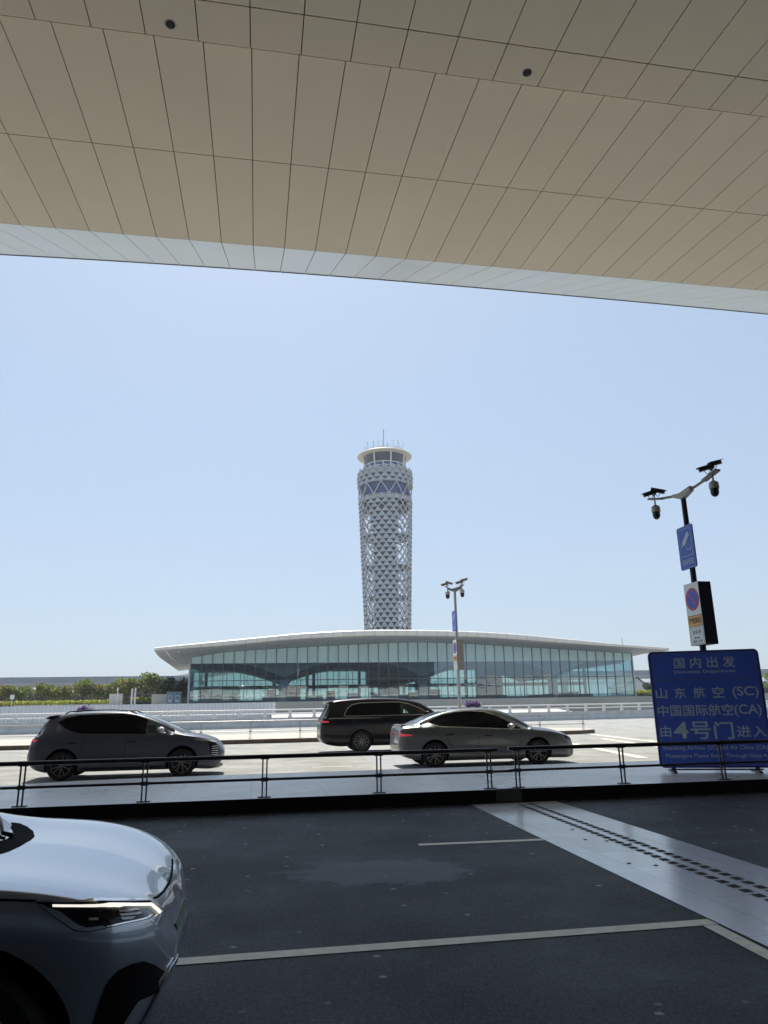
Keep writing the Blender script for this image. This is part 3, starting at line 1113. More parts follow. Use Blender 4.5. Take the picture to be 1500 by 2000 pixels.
zs = [1.67 * k for k in range(0, 46)]            # up to 75.15
zs += [80.0, 81.6, 83.2, 84.8, 86.4]
ribs, panels = MB(), MB()
for k in range(len(zs) - 1):
    za, zb_ = zs[k], zs[k + 1]
    if za < 20:
        continue
    ra, rb = RT(za), RT(zb_)
    oa, ob = 0.5 * (k % 2), 0.5 * ((k + 1) % 2)
    big = (zb_ - za) > 3
    nt_ = NT
    for j in range(nt_):
        a0, a1 = (j + oa) * 2 * pi / nt_, (j + 1 + oa) * 2 * pi / nt_
        am = (a0 + a1) / 2
        A, B, T = tp(a0, za, ra), tp(a1, za, ra), tp(am, zb_, rb)
        if big and j % 2:
            pass
        else:
            if big:
                B = tp(a1 + 2 * pi / nt_, za, ra)
                T = tp(a1, zb_, rb)
            w = .34
            ribs.beam(A, T, w, w, A)
            ribs.beam(B, T, w, w, B)
        if k % 5 == 0 or big or zb_ > 75:
            ribs.beam(A, tp(a1, za, ra), .22, .22)
        if big:
            continue
        deg = (math.degrees(am) + 180) % 360 - 180
        open_ = (26 < deg < 60) or (-54 < deg < -40) or (118 < deg < 152) or (-146 < deg < -122)
        if za > 72 or k % 9 in (0,):
            open_ = False
        if open_:
            continue
        if random.random() < 0.03 and za < 72:
            continue
        c = (A + B + T) / 3
        out = Vector((c.x, c.y, 0)).normalized()
        q = 0.93
        a_, b2, t_ = [c + (p - c) * q for p in (A, B, T)]
        a_ = a_ + out * .42
        b2 = b2 + out * .42
        t_ = t_ + out * .02
        thk = out * -0.12
        panels.add([a_, b2, t_, a_ + thk, b2 + thk, t_ + thk], [(0, 1, 2), (3, 5, 4), (0, 3, 4, 1), (1, 4, 5, 2), (2, 5, 3, 0)])
ribs.build('lattice_ribs', MAT['lattice'], tower)
panels.build('lattice_panels', MAT['lattice_panel'], tower)
mb = MB()
mb.lathe([(3.9, 0), (3.9, 74)], n=32)
for k in range(12):
    z = 10 + k * 5.6
    mb.lathe([(3.9, z), (RT(z) - .3, z), (RT(z) - .3, z - .25), (3.9, z - .25)], n=32) if k % 2 else None
mb.build('core', MAT['core'], tower, smooth=40)
# the front bay stands proud of the core, closing the view between the two open bays
mb = MB()
for c0, hw in ((-6, 28), (182, 24)):
    angs = [radians(c0 - hw + 2 * hw * k / 16) for k in range(17)]
    mb.grid([[tp(a, z, RT(z) - .9) for a in angs] for z in [0, 27, 51, 70, 74.5]])
mb.build('stair_wall', MAT['core'], tower, smooth=40)
mb = MB()
mb.lathe([(9.2, 74.6), (9.3, 80.2), (9.3, 80.6), (9.4, 83.5)], n=44)
g_ = mb.build('glass_drum', MAT['blue_glass'], tower, smooth=40)
mb = MB()
for j in range(44):
    a = j * 2 * pi / 44
    mb.beam(tp(a, 74.7, 9.25), tp(a, 80.1, 9.35), .10, .10)
mb.build('drum_mullions', MAT['core'], g_)
mb = MB()
mb.lathe([(9.0, 80.1), (9.75, 80.15), (9.75, 81.0), (9.0, 81.05)], n=48)
mb.lathe([(9.0, 84.0), (9.9, 84.05), (9.9, 84.9), (9.0, 85.2), (7.0, 85.3)], n=48)
mb.lathe([(8.6, 74.2), (9.8, 74.25), (9.8, 74.8), (8.6, 74.9)], n=48)
mb.build('drum_bands', MAT['cream'], tower, smooth=40)
CABZ = -1.3
_start_objs = set(bpy.data.objects)
mb = MB()
mb.lathe([(8.2, 86.0), (7.35, 86.6), (7.35, 88.9), (7.5, 90.0)], n=44)
mb.build('lower_cab_glass', MAT['blue_glass'], tower, smooth=40)
mb = MB()
mb.lathe([(7.45, 89.6), (8.3, 93.2)], n=44)
mb.build('cab_glass', MAT['cab_glass'], tower, smooth=40)
mb = MB()
for z, r in ((88.3, 7.5), (89.7, 7.62), (86.9, 7.5)):
    mb.lathe([(r - .2, z - .16), (r + .1, z - .16), (r + .1, z + .16), (r - .2, z + .16)], n=48)
for j in range(8):
    a = radians(-28 + 45 * j)
    mb.beam(tp(a, 86.5, 7.5), tp(a, 93.2, 8.45), .5, .3)
for j in range(8):
    a = radians(-4 + 45 * j)
    mb.beam(tp(a, 86.0, 7.5), tp(a, 89.6, 7.65), .4, .3)
mb.build('cab_frame', MAT['roof_white'], tower)
mb = MB()
mb.lathe([(8.1, 93.1), (10.35, 93.35), (10.5, 93.75), (10.3, 94.0), (8.4, 94.7), (4, 95.1), (0.01, 95.2)], n=56)
mb.build('cab_roof', MAT['cream'], tower, smooth=40)
mb = MB()
for j in range(40):
    a, b_ = j * 2 * pi / 40, (j + 1) * 2 * pi / 40
    mb.beam(tp(a, 95.5, 7.8), tp(b_, 95.5, 7.8), .08, .08)
    if j % 2 == 0:
        mb.beam(tp(a, 94.7, 7.8), tp(a, 95.5, 7.8), .06, .06)
mb.build('roof_rail', MAT['steel'], tower)


for o_ in set(bpy.data.objects) - _start_objs:
    o_.location.z += CABZ


def tower_mast(dx, base, top, kind, w=.13):
    mb = MB()
    p = TS * dx + TO * 2.0
    mb.tube([p + Vector((0, 0, base)), p + Vector((0, 0, top if kind != 'u' else lerp(base, top, .5)))], w, 6)
    if kind == 'u':
        zm = lerp(base, top, .5)
        for s_ in (-1, 1):
            mb.tube([p + Vector((0, 0, zm)), p + TS * .75 * s_ + Vector((0, 0, zm + .05)), p + TS * .8 * s_ + Vector((0, 0, top))], w * .75, 6)
    elif kind == 'v':
        mb.tube([p + TS * -.25 + Vector((0, 0, top)), p + Vector((0, 0, top - .5)), p + TS * .25 + Vector((0, 0, top))], w * .9, 6)
        mb.lathe([(.01, top - 2.1), (.22, top - 1.8), (.01, top - 1.5)], p, 8)
    else:
        mb.lathe([(.01, top - 1.3), (.2, top - 1.05), (.01, top - .8)], p, 8)
    mb.build('antenna', MAT['viaduct_panel'], tower)


tower_mast(-0.2, 93.4, 102.9, 'v', .13)
for dx, tp_, kd in ((-7.4, 96.9, 's'), (-6.3, 98.8, 's'), (-4.2, 98.9, 'v'), (-1.5, 99.4, 'u'), (1.2, 98.4, 's'), (4.4, 99.3, 'u'), (6.4, 98.5, 'u'), (-6.9, 96.0, 's')):
    tower_mast(dx, 92.8, tp_ - .6, kd, .09)
mb = MB()
p = TS * -1.6 + TO * 3
mb.lathe([(.01, 93.6), (.35, 93.8), (.35, 94.3), (.01, 94.6)], p, 12)
mb.build('beacon', MAT['white_lamp'], tower, smooth=True)

# ------------------------------------------------------------------ blue departures sign
SA = Vector((7.88, 13.91, 0.30))
ang = radians(-22.27)
t3 = Vector((cos(ang), sin(ang), 0))
uz = Vector((0, 0, 1))
SWD, SHT = 2.075, 2.235
sign = thing('departure_sign', 'large blue Chinese and English domestic departures board on the island', 'sign board', SA)
n3 = t3.cross(uz)
O = Vector((0, 0, 0))
mb = MB()
outl = round_rect(0, 0, SWD, SHT, .09)
mb.prism([t3 * u + uz * v for u, v in outl], n3 * -0.09)
mb.build('board', [MAT['sign_rim']], sign)
mb = MB()
plane_poly(mb, O, t3, uz, round_rect(.035, .035, SWD - .035, SHT - .035, .07), .004)
mb.build('face', MAT['sign_blue'], sign)
mb = MB()
i_ = .055
plane_line(mb, O, t3, uz, [(i_, i_), (SWD - i_, i_), (SWD - i_, SHT - i_), (i_, SHT - i_), (i_, i_)], .014, .007)
plane_line(mb, O, t3, uz, [(i_ + .02, 1.674), (SWD - i_ - .02, 1.674)], .018, .007)
mb.build('border_line', mat('sign_border', (0.17, 0.20, 0.42), 0.5), sign)
tl = lambda body, u0, u1, v0, v1, b=0.013: text_part('lettering', body, MAT['sign_text'], sign, O, t3, uz, u0, u1, v0 - .3, v1 - .3, .008, b)
tl('国 内 出 发', .475, 1.625, 2.19, 2.405)
tl('Domestic Departures', .458, 1.60, 2.075, 2.15, .012)
for ch, u in zip('山东航空', (.065, .42, .775, 1.13)):
    tl(ch, u, u + .215, 1.61, 1.82)
tl('(SC)', 1.50, 1.975, 1.585, 1.815)
tl('中国国际航空', .068, 1.475, 1.265, 1.488)
tl('(CA)', 1.49, 1.98, 1.235, 1.475)
tl('由', .072, .275, .88, 1.095)
tl('4', .325, .595, .845, 1.16, .028)
tl('号', .635, 1.015, .83, 1.165)
tl('门', 1.07, 1.425, .83, 1.16)
tl('进', 1.475, 1.735, .865, 1.075)
tl('入', 1.765, 2.01, .86, 1.065)
tl('Shandong Airlines (SC) and Air China (CA)', .085, 1.99, .61, .715, .01)
tl('Passengers Please Enter Through Gate 4', .13, 1.95, .47, .565, .01)
mb = MB()
for u in (.25, SWD - .3):
    p = t3 * u - n3 * .05
    mb.box((p.x - .03, p.y - .03, IH - .3), (p.x + .03, p.y + .03, .3))
    mb.beam(p + Vector((0, 0, IH - .28)) + n3 * .22, p + Vector((0, 0, IH - .28)) - n3 * .5, .06, .04)
mb.beam(t3 * .2 + Vector((0, 0, -.03)) - n3 * .05, t3 * (SWD - .2) + Vector((0, 0, -.03)) - n3 * .05, .04, .03)
mb.build('foot', MAT['post_grey'], sign)


# ------------------------------------------------------------------ surveillance poles
def camera_pole(label, base, ztop, arm_dir, arm_len, arm_rise, sign_z, box_z, sc, pale):
    t = thing('camera_pole', label, 'camera pole', base, 0, 'surveillance poles by the road')
    bz = base[2]
    Zc = lambda z: z - bz
    mb = MB()
    r = 0.075 * sc
    zt = Zc(ztop)
    mb.tube([(0, 0, 0), (0, 0, zt * .45), (0, 0, zt)], [r * 1.15, r * 1.05, r * .9], 16)
    mb.lathe([(r * 2.2, 0), (r * 2.2, .03), (r * 1.2, .05)], n=16)
    mb.build('pole', MAT['pole_pale'] if pale else MAT['pole_dark'], t, smooth=40)
    d = Vector((*arm_dir, 0)).normalized()
    side = Vector((-d.y, d.x, 0))
    # wedge-shaped hub
    mb = MB()
    hl, hh = .36 * sc, .23 * sc
    prof_ = [(-hl, .10 * sc), (-.06 * sc, -.02), (.06 * sc, -.02), (hl, .10 * sc), (hl, hh), (-hl * .2, hh * .66), (-hl, hh * .8)]
    mb.prism([d * a + Vector((0, 0, zt + z)) + side * .07 * sc for a, z in prof_], side * -.14 * sc)
    mb.build('arm_hub', MAT['arm_grey'] if pale else MAT['cam_grey'], t, bevel=.01)
    for s_ in (-1, 1):
        e0 = d * s_ * hl * .9 + Vector((0, 0, zt + hh * .6))
        e1 = d * s_ * arm_len * .72 + Vector((0, 0, zt + arm_rise * .75))
        e2 = d * s_ * arm_len * 1.08 + Vector((0, 0, zt + arm_rise * 1.1))
        mb = MB()
        mb.tube([e0, e1], .035 * sc, 10)
        mb.beam(e1 - (e2 - e1) * .15, e2, .16 * sc, .05 * sc)
        arm = mb.build('arm', MAT['arm_grey'], t)
        tip = lerp(e1, e2, .55)
        # dome camera hanging below
        mb = MB()
        mb.tube([tip, tip - Vector((0, 0, .2 * sc))], .022 * sc, 8)
        c = tip - Vector((0, 0, .16 * sc))
        mb.lathe([(.0, 0), (.05 * sc, -.02 * sc), (.115 * sc, -.07 * sc), (.125 * sc, -.22 * sc), (.10 * sc, -.225 * sc)], c, 20)
        dm = mb.build('dome_camera', MAT['cam_grey'], t, smooth=40)
        mb = MB()
        mb.lathe([(.10 * sc, -.22 * sc), (.105 * sc, -.32 * sc), (.085 * sc, -.39 * sc), (.045 * sc, -.43 * sc), (.0, -.44 * sc)], c, 20)
        mb.build('dome', MAT['cam_dark'], dm, smooth=40)
        # two bullet cameras above the arm
        for q, (hd, tilt) in enumerate(((Vector((-1, .15, 0)), -.32), (Vector((.75, -.65, 0)), -.38)) if s_ < 0 else ((Vector((-.9, .5, 0)), -.22), (Vector((1, .1, 0)), .28))):
            hd = hd.normalized()
            b0 = tip + Vector((0, 0, (.20 + .06 * q) * sc))
            dirv = (hd + Vector((0, 0, tilt))).normalized()
            mb = MB()
            mb.beam(b0 - dirv * .07 * sc, b0 + dirv * .31 * sc, .10 * sc, .10 * sc)
            mb.beam(b0 - dirv * .05 * sc + Vector((0, 0, .058 * sc)), b0 + dirv * .37 * sc + Vector((0, 0, .058 * sc)), .125 * sc, .016 * sc)
            mb.tube([tip, tip + Vector((0, 0, .1 * sc)), b0 + dirv * .1 * sc], .02 * sc, 8)
            loop = [b0 + dirv * (.02 + .16 * k / 6) * sc + Vector((0, 0, -.05 * sc - .11 * sc * sin(pi * k / 6))) for k in range(7)]
            mb.tube(loop, .010 * sc, 6)
            mb.build('bullet_camera', MAT['arm_grey'] if pale else MAT['cam_dark'], t, bevel=.006)
    # camera warning plate, faces the oncoming traffic (-X)
    tv = Vector((0, -1, 0))
    W, H = .70 * sc, sign_z[1] - sign_z[0]
    z0 = Zc(sign_z[0])
    O = Vector((-.115 * sc, W / 2 - .02, z0))
    mb = MB()
    mb.prism([O + tv * u + uz * v for u, v in round_rect(0, 0, W, H, .05)], (0.03, 0, 0))
    mb.box((-.09 * sc, -.05, z0 + .2), (0, .05, z0 + .26))
    mb.box((-.09 * sc, -.05, z0 + H - .26), (0, .05, z0 + H - .2))
    sg = mb.build('camera_warning_sign', MAT['sign_blue2'], t)
    mb = MB()
    P = lambda *q: [(a * W, b * H) for a, b in q]
    plane_line(mb, O, tv, uz, P((.13, .3), (.87, .3), (.87, .93), (.13, .93), (.13, .3)), .012, .004)
    plane_line(mb, O, tv, uz, P((.03, .02), (.97, .02), (.97, .98), (.03, .98), (.03, .02)), .008, .004)
    plane_poly(mb, O, tv, uz, P((.26, .62), (.40, .53), (.80, .77), (.68, .86)), .005)
    plane_poly(mb, O, tv, uz, P((.21, .56), (.26, .51), (.31, .55), (.25, .60)), .005)
    plane_line(mb, O, tv, uz, P((.56, .60), (.52, .55), (.55, .44), (.78, .44)), .022, .005)
    plane_line(mb, O, tv, uz, P((.78, .50), (.78, .39)), .02, .005)
    mb.build('pictogram', MAT['sign_line'], sg)
    text_part('lettering', '违停抓拍', MAT['sign_line'], sg, O, tv, uz, .15 * W, .87 * W, .09 * H, .235 * H, .005, .008)
    # no-parking light box round the pole
    W, H = .64 * sc, box_z[1] - box_z[0]
    z0 = Zc(box_z[0])
    dpt = .36 * sc
    O = Vector((-.13 * sc, W / 2 - .02, z0))
    mb = MB()
    mb.box((-.13 * sc + .006, O.y - W + .0, z0), (-.13 * sc + dpt, O.y, z0 + H))
    bx = mb.build('parking_sign_box', MAT['box_side2'] if pale else MAT['box_side'], t, bevel=.012)
    mb = MB()
    plane_poly(mb, O, tv, uz, round_rect(0, 0, W, H, .02), .001, 0)
    fr_ = mb.build('sign_face', MAT['sign_white'], bx)
    mb = MB()
    cu, cv, rr = .5 * W, .735 * H, .46 * W
    circ = lambda q, n=40: [(cu + q * cos(2 * pi * k / n), cv + q * sin(2 * pi * k / n)) for k in range(n)]
    plane_poly(mb, O, tv, uz, circ(rr), .004, 0)
    plane_poly(mb, O, tv, uz, circ(rr * .8), .006, 1)
    c45 = rr * .80 * .7071
    plane_line(mb, O, tv, uz, [(cu - c45, cv + c45), (cu + c45, cv - c45)], rr * .19, .008, 0)
    mb.build('no_parking_disc', [MAT['sign_red'], MAT['sign_disc']], bx)
    mb = MB()
    P = lambda *q: [(a * W, b * H) for a, b in q]
    plane_poly(mb, O, tv, uz, P((.03, .295), (.97, .295), (.97, .475), (.03, .475)), .003, 1)
    plane_poly(mb, O, tv, uz, P((.05, .303), (.95, .303), (.95, .467), (.05, .467)), .005, 0)
    mb.build('yellow_panel', [MAT['sign_yellow'], MAT['sign_black']], bx)
    mb = MB()
    plane_line(mb, O, tv, uz, P((.05, .015), (.95, .015), (.95, .27), (.05, .27), (.05, .015)), .008, .004)
    plane_line(mb, O, tv, uz, P((.38, .115), (.62, .115)), .022, .004)
    plane_poly(mb, O, tv, uz, P((.30, .115), (.40, .098), (.40, .132)), .005)
    plane_poly(mb, O, tv, uz, P((.70, .115), (.60, .132), (.60, .098)), .005)
    mb.build('arrow', MAT['sign_black'], bx)
    text_part('lettering', '严管路段', MAT['sign_black'], bx, O, tv, uz, .11 * W, .90 * W, .338 * H, .438 * H, .008, .01)
    text_part('lettering', '金 航 路', MAT['sign_black'], bx, O, tv, uz, .24 * W, .80 * W, .175 * H, .245 * H, .006, .0)
    text_part('lettering', '落客三分钟', MAT['sign_black'], bx, O, tv, uz, .22 * W, .82 * W, .037 * H, .082 * H, .006, .0)
    return t


camera_pole('near dark pole with four cameras, blue plate and no-parking box behind the blue board', (10.60, 16.15, IH), 6.55, (.12, -.99), 1.2, .30, (4.72, 5.80), (2.86, 4.36), 0.95, False)
camera_pole('distant grey pole with cameras and no-parking box on the far island', (11.15, 40.0, 0.2), 7.95, (.72, -.7), .52, .30, (5.7, 6.84), (3.54, 5.2), 1.12, True)


# ------------------------------------------------------------------ summer haze
HZM = bpy.data.materials.new('haze_air')
HZM.use_nodes = True
nt = HZM.node_tree
nt.nodes.remove(nt.nodes['Principled BSDF'])
pv = nt.nodes.new('ShaderNodeVolumePrincipled')
pv.inputs['Color'].default_value = (0.93, 0.96, 1.0, 1)
pv.inputs['Density'].default_value = 0.0004
pv.inputs['Anisotropy'].default_value = 0.0
nt.links.new(pv.outputs[0], nt.nodes['Material Output'].inputs['Volume'])
mb = MB()
mb.box((-420, -70, -1.2), (560, 700, 140))
hz = mb.build('haze', HZM)
hz['kind'] = 'stuff'

# ------------------------------------------------------------------ trees, hedge
def make_tree(name, h, crown_r, crown_z0, seed, leaf, nleaf=1100, size=.2):
    rnd = random.Random(seed)
    t = thing(name, '', 'tree')
    mb = MB()
    mb.tube([(0, 0, -.1), (.03, .02, h * .3), (.08, 0, h * .62)], [.11, .09, .05], 8)
    for k in range(7):
        a = k * 2.4 + rnd.random()
        z0 = h * rnd.uniform(.28, .5)
        mb.tube([(0.03, 0, z0), (crown_r * .4 * cos(a), crown_r * .4 * sin(a), z0 + h * .18), (crown_r * .75 * cos(a), crown_r * .75 * sin(a), z0 + h * rnd.uniform(.25, .42))], [.05, .035, .015], 6)
    mb.build('trunk', MAT['trunk'], t, smooth=40)
    mb = MB()
    blobs = []
    for k in range(11):
        a = rnd.uniform(0, 2 * pi)
        rr = crown_r * sqrt(rnd.random()) * .68
        zc = lerp(crown_z0 + .22 * h, h * .88, rnd.random())
        blobs.append((Vector((rr * cos(a), rr * sin(a), zc)), crown_r * rnd.uniform(.34, .52)))
    for k in range(nleaf):
        c, r = rnd.choice(blobs)
        dv = Vector([rnd.gauss(0, 1) for _ in range(3)]).normalized()
        p = c + Vector((dv.x, dv.y, dv.z * .85)) * r * rnd.uniform(.55, 1.08)
        if p.z < crown_z0:
            p.z = crown_z0 + rnd.random() * .3
        e = Vector([rnd.gauss(0, 1) for _ in range(3)]).normalized() * size * rnd.uniform(.6, 1.3)
        f_ = e.cross(Vector([rnd.gauss(0, 1) for _ in range(3)])).normalized() * size * rnd.uniform(.4, .8)
        mb.quad(p - e, p - f_, p + e, p + f_)
    mb.build('crown', leaf, t, fix=False)
    return t


TREES = [
    (-40.3, 130, 3.5, 'round tree at the left edge of the picture, half cut off'),
    (-37.66, 131, 3.9, 'dense round tree second from the left edge, beside a small white sign'),
    (-34.0, 130, 3.9, 'round tree third from the left edge, standing a little apart'),
    (-32.1, 132, 3.3, 'small reddish-topped tree crowding the third tree from the left'),
    (-30.7, 130, 3.8, 'round tree in the middle of the row, reddish on top'),
    (-27.6, 130, 4.4, 'tallest reddish tree in the middle of the row'),
    (-25.7, 132, 3.5, 'small tree half hidden behind the tallest reddish tree'),
    (-24.0, 130, 4.0, 'rust-coloured tree just left of the white wall block'),
    (-20.2, 126, 4.4, 'broad green tree directly right of the white wall block'),
    (-17.2, 126, 4.9, 'bright green tree behind the two white posts'),
]
protos = [make_tree('street_tree', 4.0, 1.75, 1.15, s_, MAT['leaf']) for s_ in (3, 11, 29)]
for i, (x, y, h, lab) in enumerate(TREES):
    t = protos[i] if i < 3 else copy_tree(protos[i % 3])
    t.location = (x, y, PLAZA)
    t.rotation_euler = (0, 0, i * 1.37)
    s_ = h / 4.0
    t.scale = (s_ * 1.16, s_ * 1.16, s_ * 1.03)
    t['label'] = lab
    t['group'] = 'trees in the row left of the hall'
for i, (x, y, h, lab) in enumerate(((-14.2, 124, 4.6, 'dark shaded tree close to the hall wall, left of the blue cabinets'), (-11.9, 127, 4.2, 'dark shaded tree touching the left corner of the hall'))):
    t = make_tree('dark_tree', h, 1.9, .8, 50 + i, MAT['leaf_dark'], 1500)
    t.location = (x, y, PLAZA)
    t['label'] = lab
    t['group'] = 'dark trees by the hall corner'
for i, (x, y, h, lab) in enumerate(((74.2, 132, 2.9, 'small shrubby tree right of the hall in front of the little house'), (77.6, 132, 4.9, 'taller dark tree right of the little house, touching the blue board'))):
    t = make_tree('dark_tree', h, 1.25, .9, 70 + i, MAT['leaf_dark'], 700, .17)
    t.location = (x, y, PLAZA)
    t['label'] = lab
t = make_tree('street_tree', 4.6, 2.6, .5, 90, MAT['leaf'], 1500)
t.location = (100.5, 130, PLAZA)
t['label'] = 'green and rust tree at the right edge beside the blue board'


def hedge(name, label, xa, xb, y, z0, z1, dep, n, m=None):
    mb = MB()
    for k in range(n):
        p = Vector((random.uniform(xa, xb), y + random.uniform(-dep, dep), lerp(z0, z1, random.random() ** .7) + random.uniform(-.05, .08)))
        e = Vector([random.gauss(0, 1) for _ in range(3)]).normalized() * .16
        f_ = e.cross(Vector([random.gauss(0, 1) for _ in range(3)])).normalized() * .11
        mb.quad(p - e, p - f_, p + e, p + f_)
    return tag(mb.build(name, m or MAT['hedge'], fix=False), label, 'hedge')


hedge('hedge', 'yellow-green clipped hedge under the row of trees', -46, -21.2, 126.5, PLAZA, PLAZA + 1.05, 1.0, 6500)
hedge('hedge', 'short yellow-green hedge stretch behind the two white posts', -19.0, -13.0, 122.5, PLAZA + .3, PLAZA + 1.25, .6, 1700)
hedge('hedge', 'dark low hedge in front of the two white posts', -19.0, -13.2, 120.8, PLAZA, PLAZA + .7, .5, 1500, MAT['leaf_dark'])
hedge('hedge', 'low dark hedge at the far left end above the white fence', -46, -37.0, 121, PLAZA, PLAZA + .7, .6, 2200, MAT['leaf'])
hedge('hedge', 'yellow hedge to the right of the hall', 68.5, 84, 128, PLAZA + .5, PLAZA + 1.35, .6, 2600)
hedge('hedge', 'dark hedge base right of the hall', 68, 84, 126.5, PLAZA, PLAZA + .75, .5, 2200, MAT['leaf_dark'])

# white wall blocks, posts, cabinets behind the fence
for x0, x1, z1, lab in ((-20.85, -19.06, 4.45, 'white rendered wall block between the rust tree and the green tree'), (-14.86, -12.75, 4.3, 'small white wall block between the hedge and the blue cabinets')):
    mb = MB()
    mb.box((x0, 115, PLAZA - .3), (x1, 115.6, z1 - .08))
    mb.box((x0 - .06, 114.94, z1 - .08), (x1 + .06, 115.66, z1))
    tag(mb.build('wall_block', MAT['house_wall']), lab, 'wall')
mb = MB()
mb.box((-33.3, 113.4, PLAZA - .4), (-19.7, 114.2, PLAZA + .18))
mb.box((-33.3, 113.3, PLAZA + .18), (-19.7, 114.3, PLAZA + .3))
tag(mb.build('low_wall', MAT['house_wall']), 'long low white kerb wall along the hedge above the fence', 'wall')
for i, (x, lab) in enumerate(((-17.61, 'left one of two thin white posts before the green tree'), (-17.15, 'right one of two thin white posts before the green tree'))):
    mb = MB()
    mb.tube([(x, 114.5, PLAZA - .3), (x, 114.5, PLAZA + 2.35)], .13, 10)
    mb.lathe([(.13, PLAZA + 2.35), (.1, PLAZA + 2.42), (.01, PLAZA + 2.45)], (x, 114.5, 0), 10)
    tag(mb.build('white_post', MAT['white_rail'], smooth=40), lab, 'post', 'white posts by the wall')
mb = MB()
mb.tube([(-19.6, 114.3, PLAZA), (-19.6, 114.3, PLAZA + 2.2)], .07, 8)
mb.box((-19.72, 114.16, PLAZA + 2.2), (-19.48, 114.44, PLAZA + 2.6))
tag(mb.build('bollard_lamp', MAT['white_rail']), 'slim lamp post standing at the white wall block', 'lamp post')
mb = MB()
mb.tube([(-35.6, 120, PLAZA), (-35.6, 120, PLAZA + 1.8)], .05, 8)
mb.box((-35.9, 119.95, PLAZA + 1.3), (-35.3, 120.0, PLAZA + 1.95))
tag(mb.build('small_sign', MAT['white_rail']), 'small white notice board on a post under the left trees', 'sign')
cab_proto = None
for i, (x, lab) in enumerate(((-11.83, 'left one of two blue-grey equipment cabinets beside the hall corner'), (-10.82, 'right one of two blue-grey equipment cabinets beside the hall corner'))):
    if cab_proto is None:
        t = thing('equipment_cabinet', lab, 'cabinet', (x, 111.2, PLAZA), 0, 'cabinets beside the hall')
        mb = MB()
        mb.box((-.5, 0, -.3), (.5, .8, 1.75))
        mb.box((-.54, -.04, 1.75), (.54, .84, 1.84))
        mb.build('cabinet_body', MAT['kiosk'], t)
        mb = MB()
        mb.box((-.3, -.03, .35), (.3, 0.0, 1.3))
        mb.build('cabinet_panel', MAT['hall_col'], t)
        mb = MB()
        mb.box((-.22, -.05, .75), (.22, -.031, 1.2))
        mb.build('vent', MAT['kiosk'], t)
        cab_proto = t
    else:
        t = copy_tree(cab_proto)
        t.location = (x, 111.2, PLAZA)
        t['label'] = lab

def far_wood(name, xa, xb, y, z1, n):
    mb = MB()
    for k in range(n):
        x = random.uniform(xa, xb)
        top = z1 * (.88 + .12 * sin(x * .21) * sin(x * .057 + 1))
        p = Vector((x, y + random.uniform(-4, 4), PLAZA + random.random() ** .8 * top))
        e = Vector([random.gauss(0, 1) for _ in range(3)]).normalized() * .6
        f_ = e.cross(Vector([random.gauss(0, 1) for _ in range(3)])).normalized() * .45
        mb.quad(p - e, p - f_, p + e, p + f_)
    o = mb.build(name, MAT['leaf_dark'], fix=False)
    o['kind'] = 'stuff'


far_wood('far_wood', -112, -14, 240, 6.8, 16000)
far_wood('far_wood', 128, 190, 240, 6.5, 9000)

# viaducts far away
for nm, lab, xa, xb, y, z0, z1 in (('viaduct', 'long grey elevated viaduct behind the trees on the left', -150, -20, 300, 13.1, 15.7), ('viaduct', 'grey elevated viaduct seen right of the hall', 120, 330, 300, 13.6, 16.0)):
    t = thing(nm, lab, 'viaduct', (xa, y, PLAZA), 0, 'far viaducts')
    mb = MB()
    mb.box((0, 0, z0 - PLAZA - .9), (xb - xa, 9, z0 - PLAZA + .3))
    mb.box((0, -.8, z0 - PLAZA - .35), (xb - xa, 9.8, z0 - PLAZA + .35))
    mb.build('deck', MAT['viaduct'], t)
    mb = MB()
    x = 0
    while x < xb - xa:
        mb.box((x + .1, -.5, z0 - PLAZA + .35), (x + 4.9, -.4, z1 - PLAZA))
        mb.box((x - .1, -.55, z0 - PLAZA + .35), (x + .1, -.35, z1 - PLAZA + .1))
        x += 5
    mb.build('screen', MAT['viaduct_panel'], t)
    x = 12
    k = 0
    while x < xb - xa:
        mb = MB()
        mb.tube([(x, 4.5, 0), (x, 4.5, z0 - PLAZA - 2.2)], 1.0, 12)
        mb.prism([(x - 1, 4.5 - 3.8, z0 - PLAZA - .9), (x - 1, 4.5 + 3.8, z0 - PLAZA - .9), (x - 1, 4.5 + 1.2, z0 - PLAZA - 2.6), (x - 1, 4.5 - 1.2, z0 - PLAZA - 2.6)], (2, 0, 0))
        mb.build('pier', MAT['viaduct'], t)
        x += 26
# distant light roof peeking over the viaduct by the hall
t = thing('far_hall', 'pale low roofed building far behind the viaduct, left of the hall', 'building', (-30, 420, PLAZA))
mb = MB()
mb.box((-8, 0, 0), (22, 30, 11))
mb.build('wall', MAT['viaduct'], t)
mb = MB()
mb.prism([(-20, -2, 17), (0, -2, 21), (24, -2, 23.5), (24, -2, 22), (-20, -2, 15.5)], (0, 34, 0))
mb.build('roof', MAT['roof_white'], t)
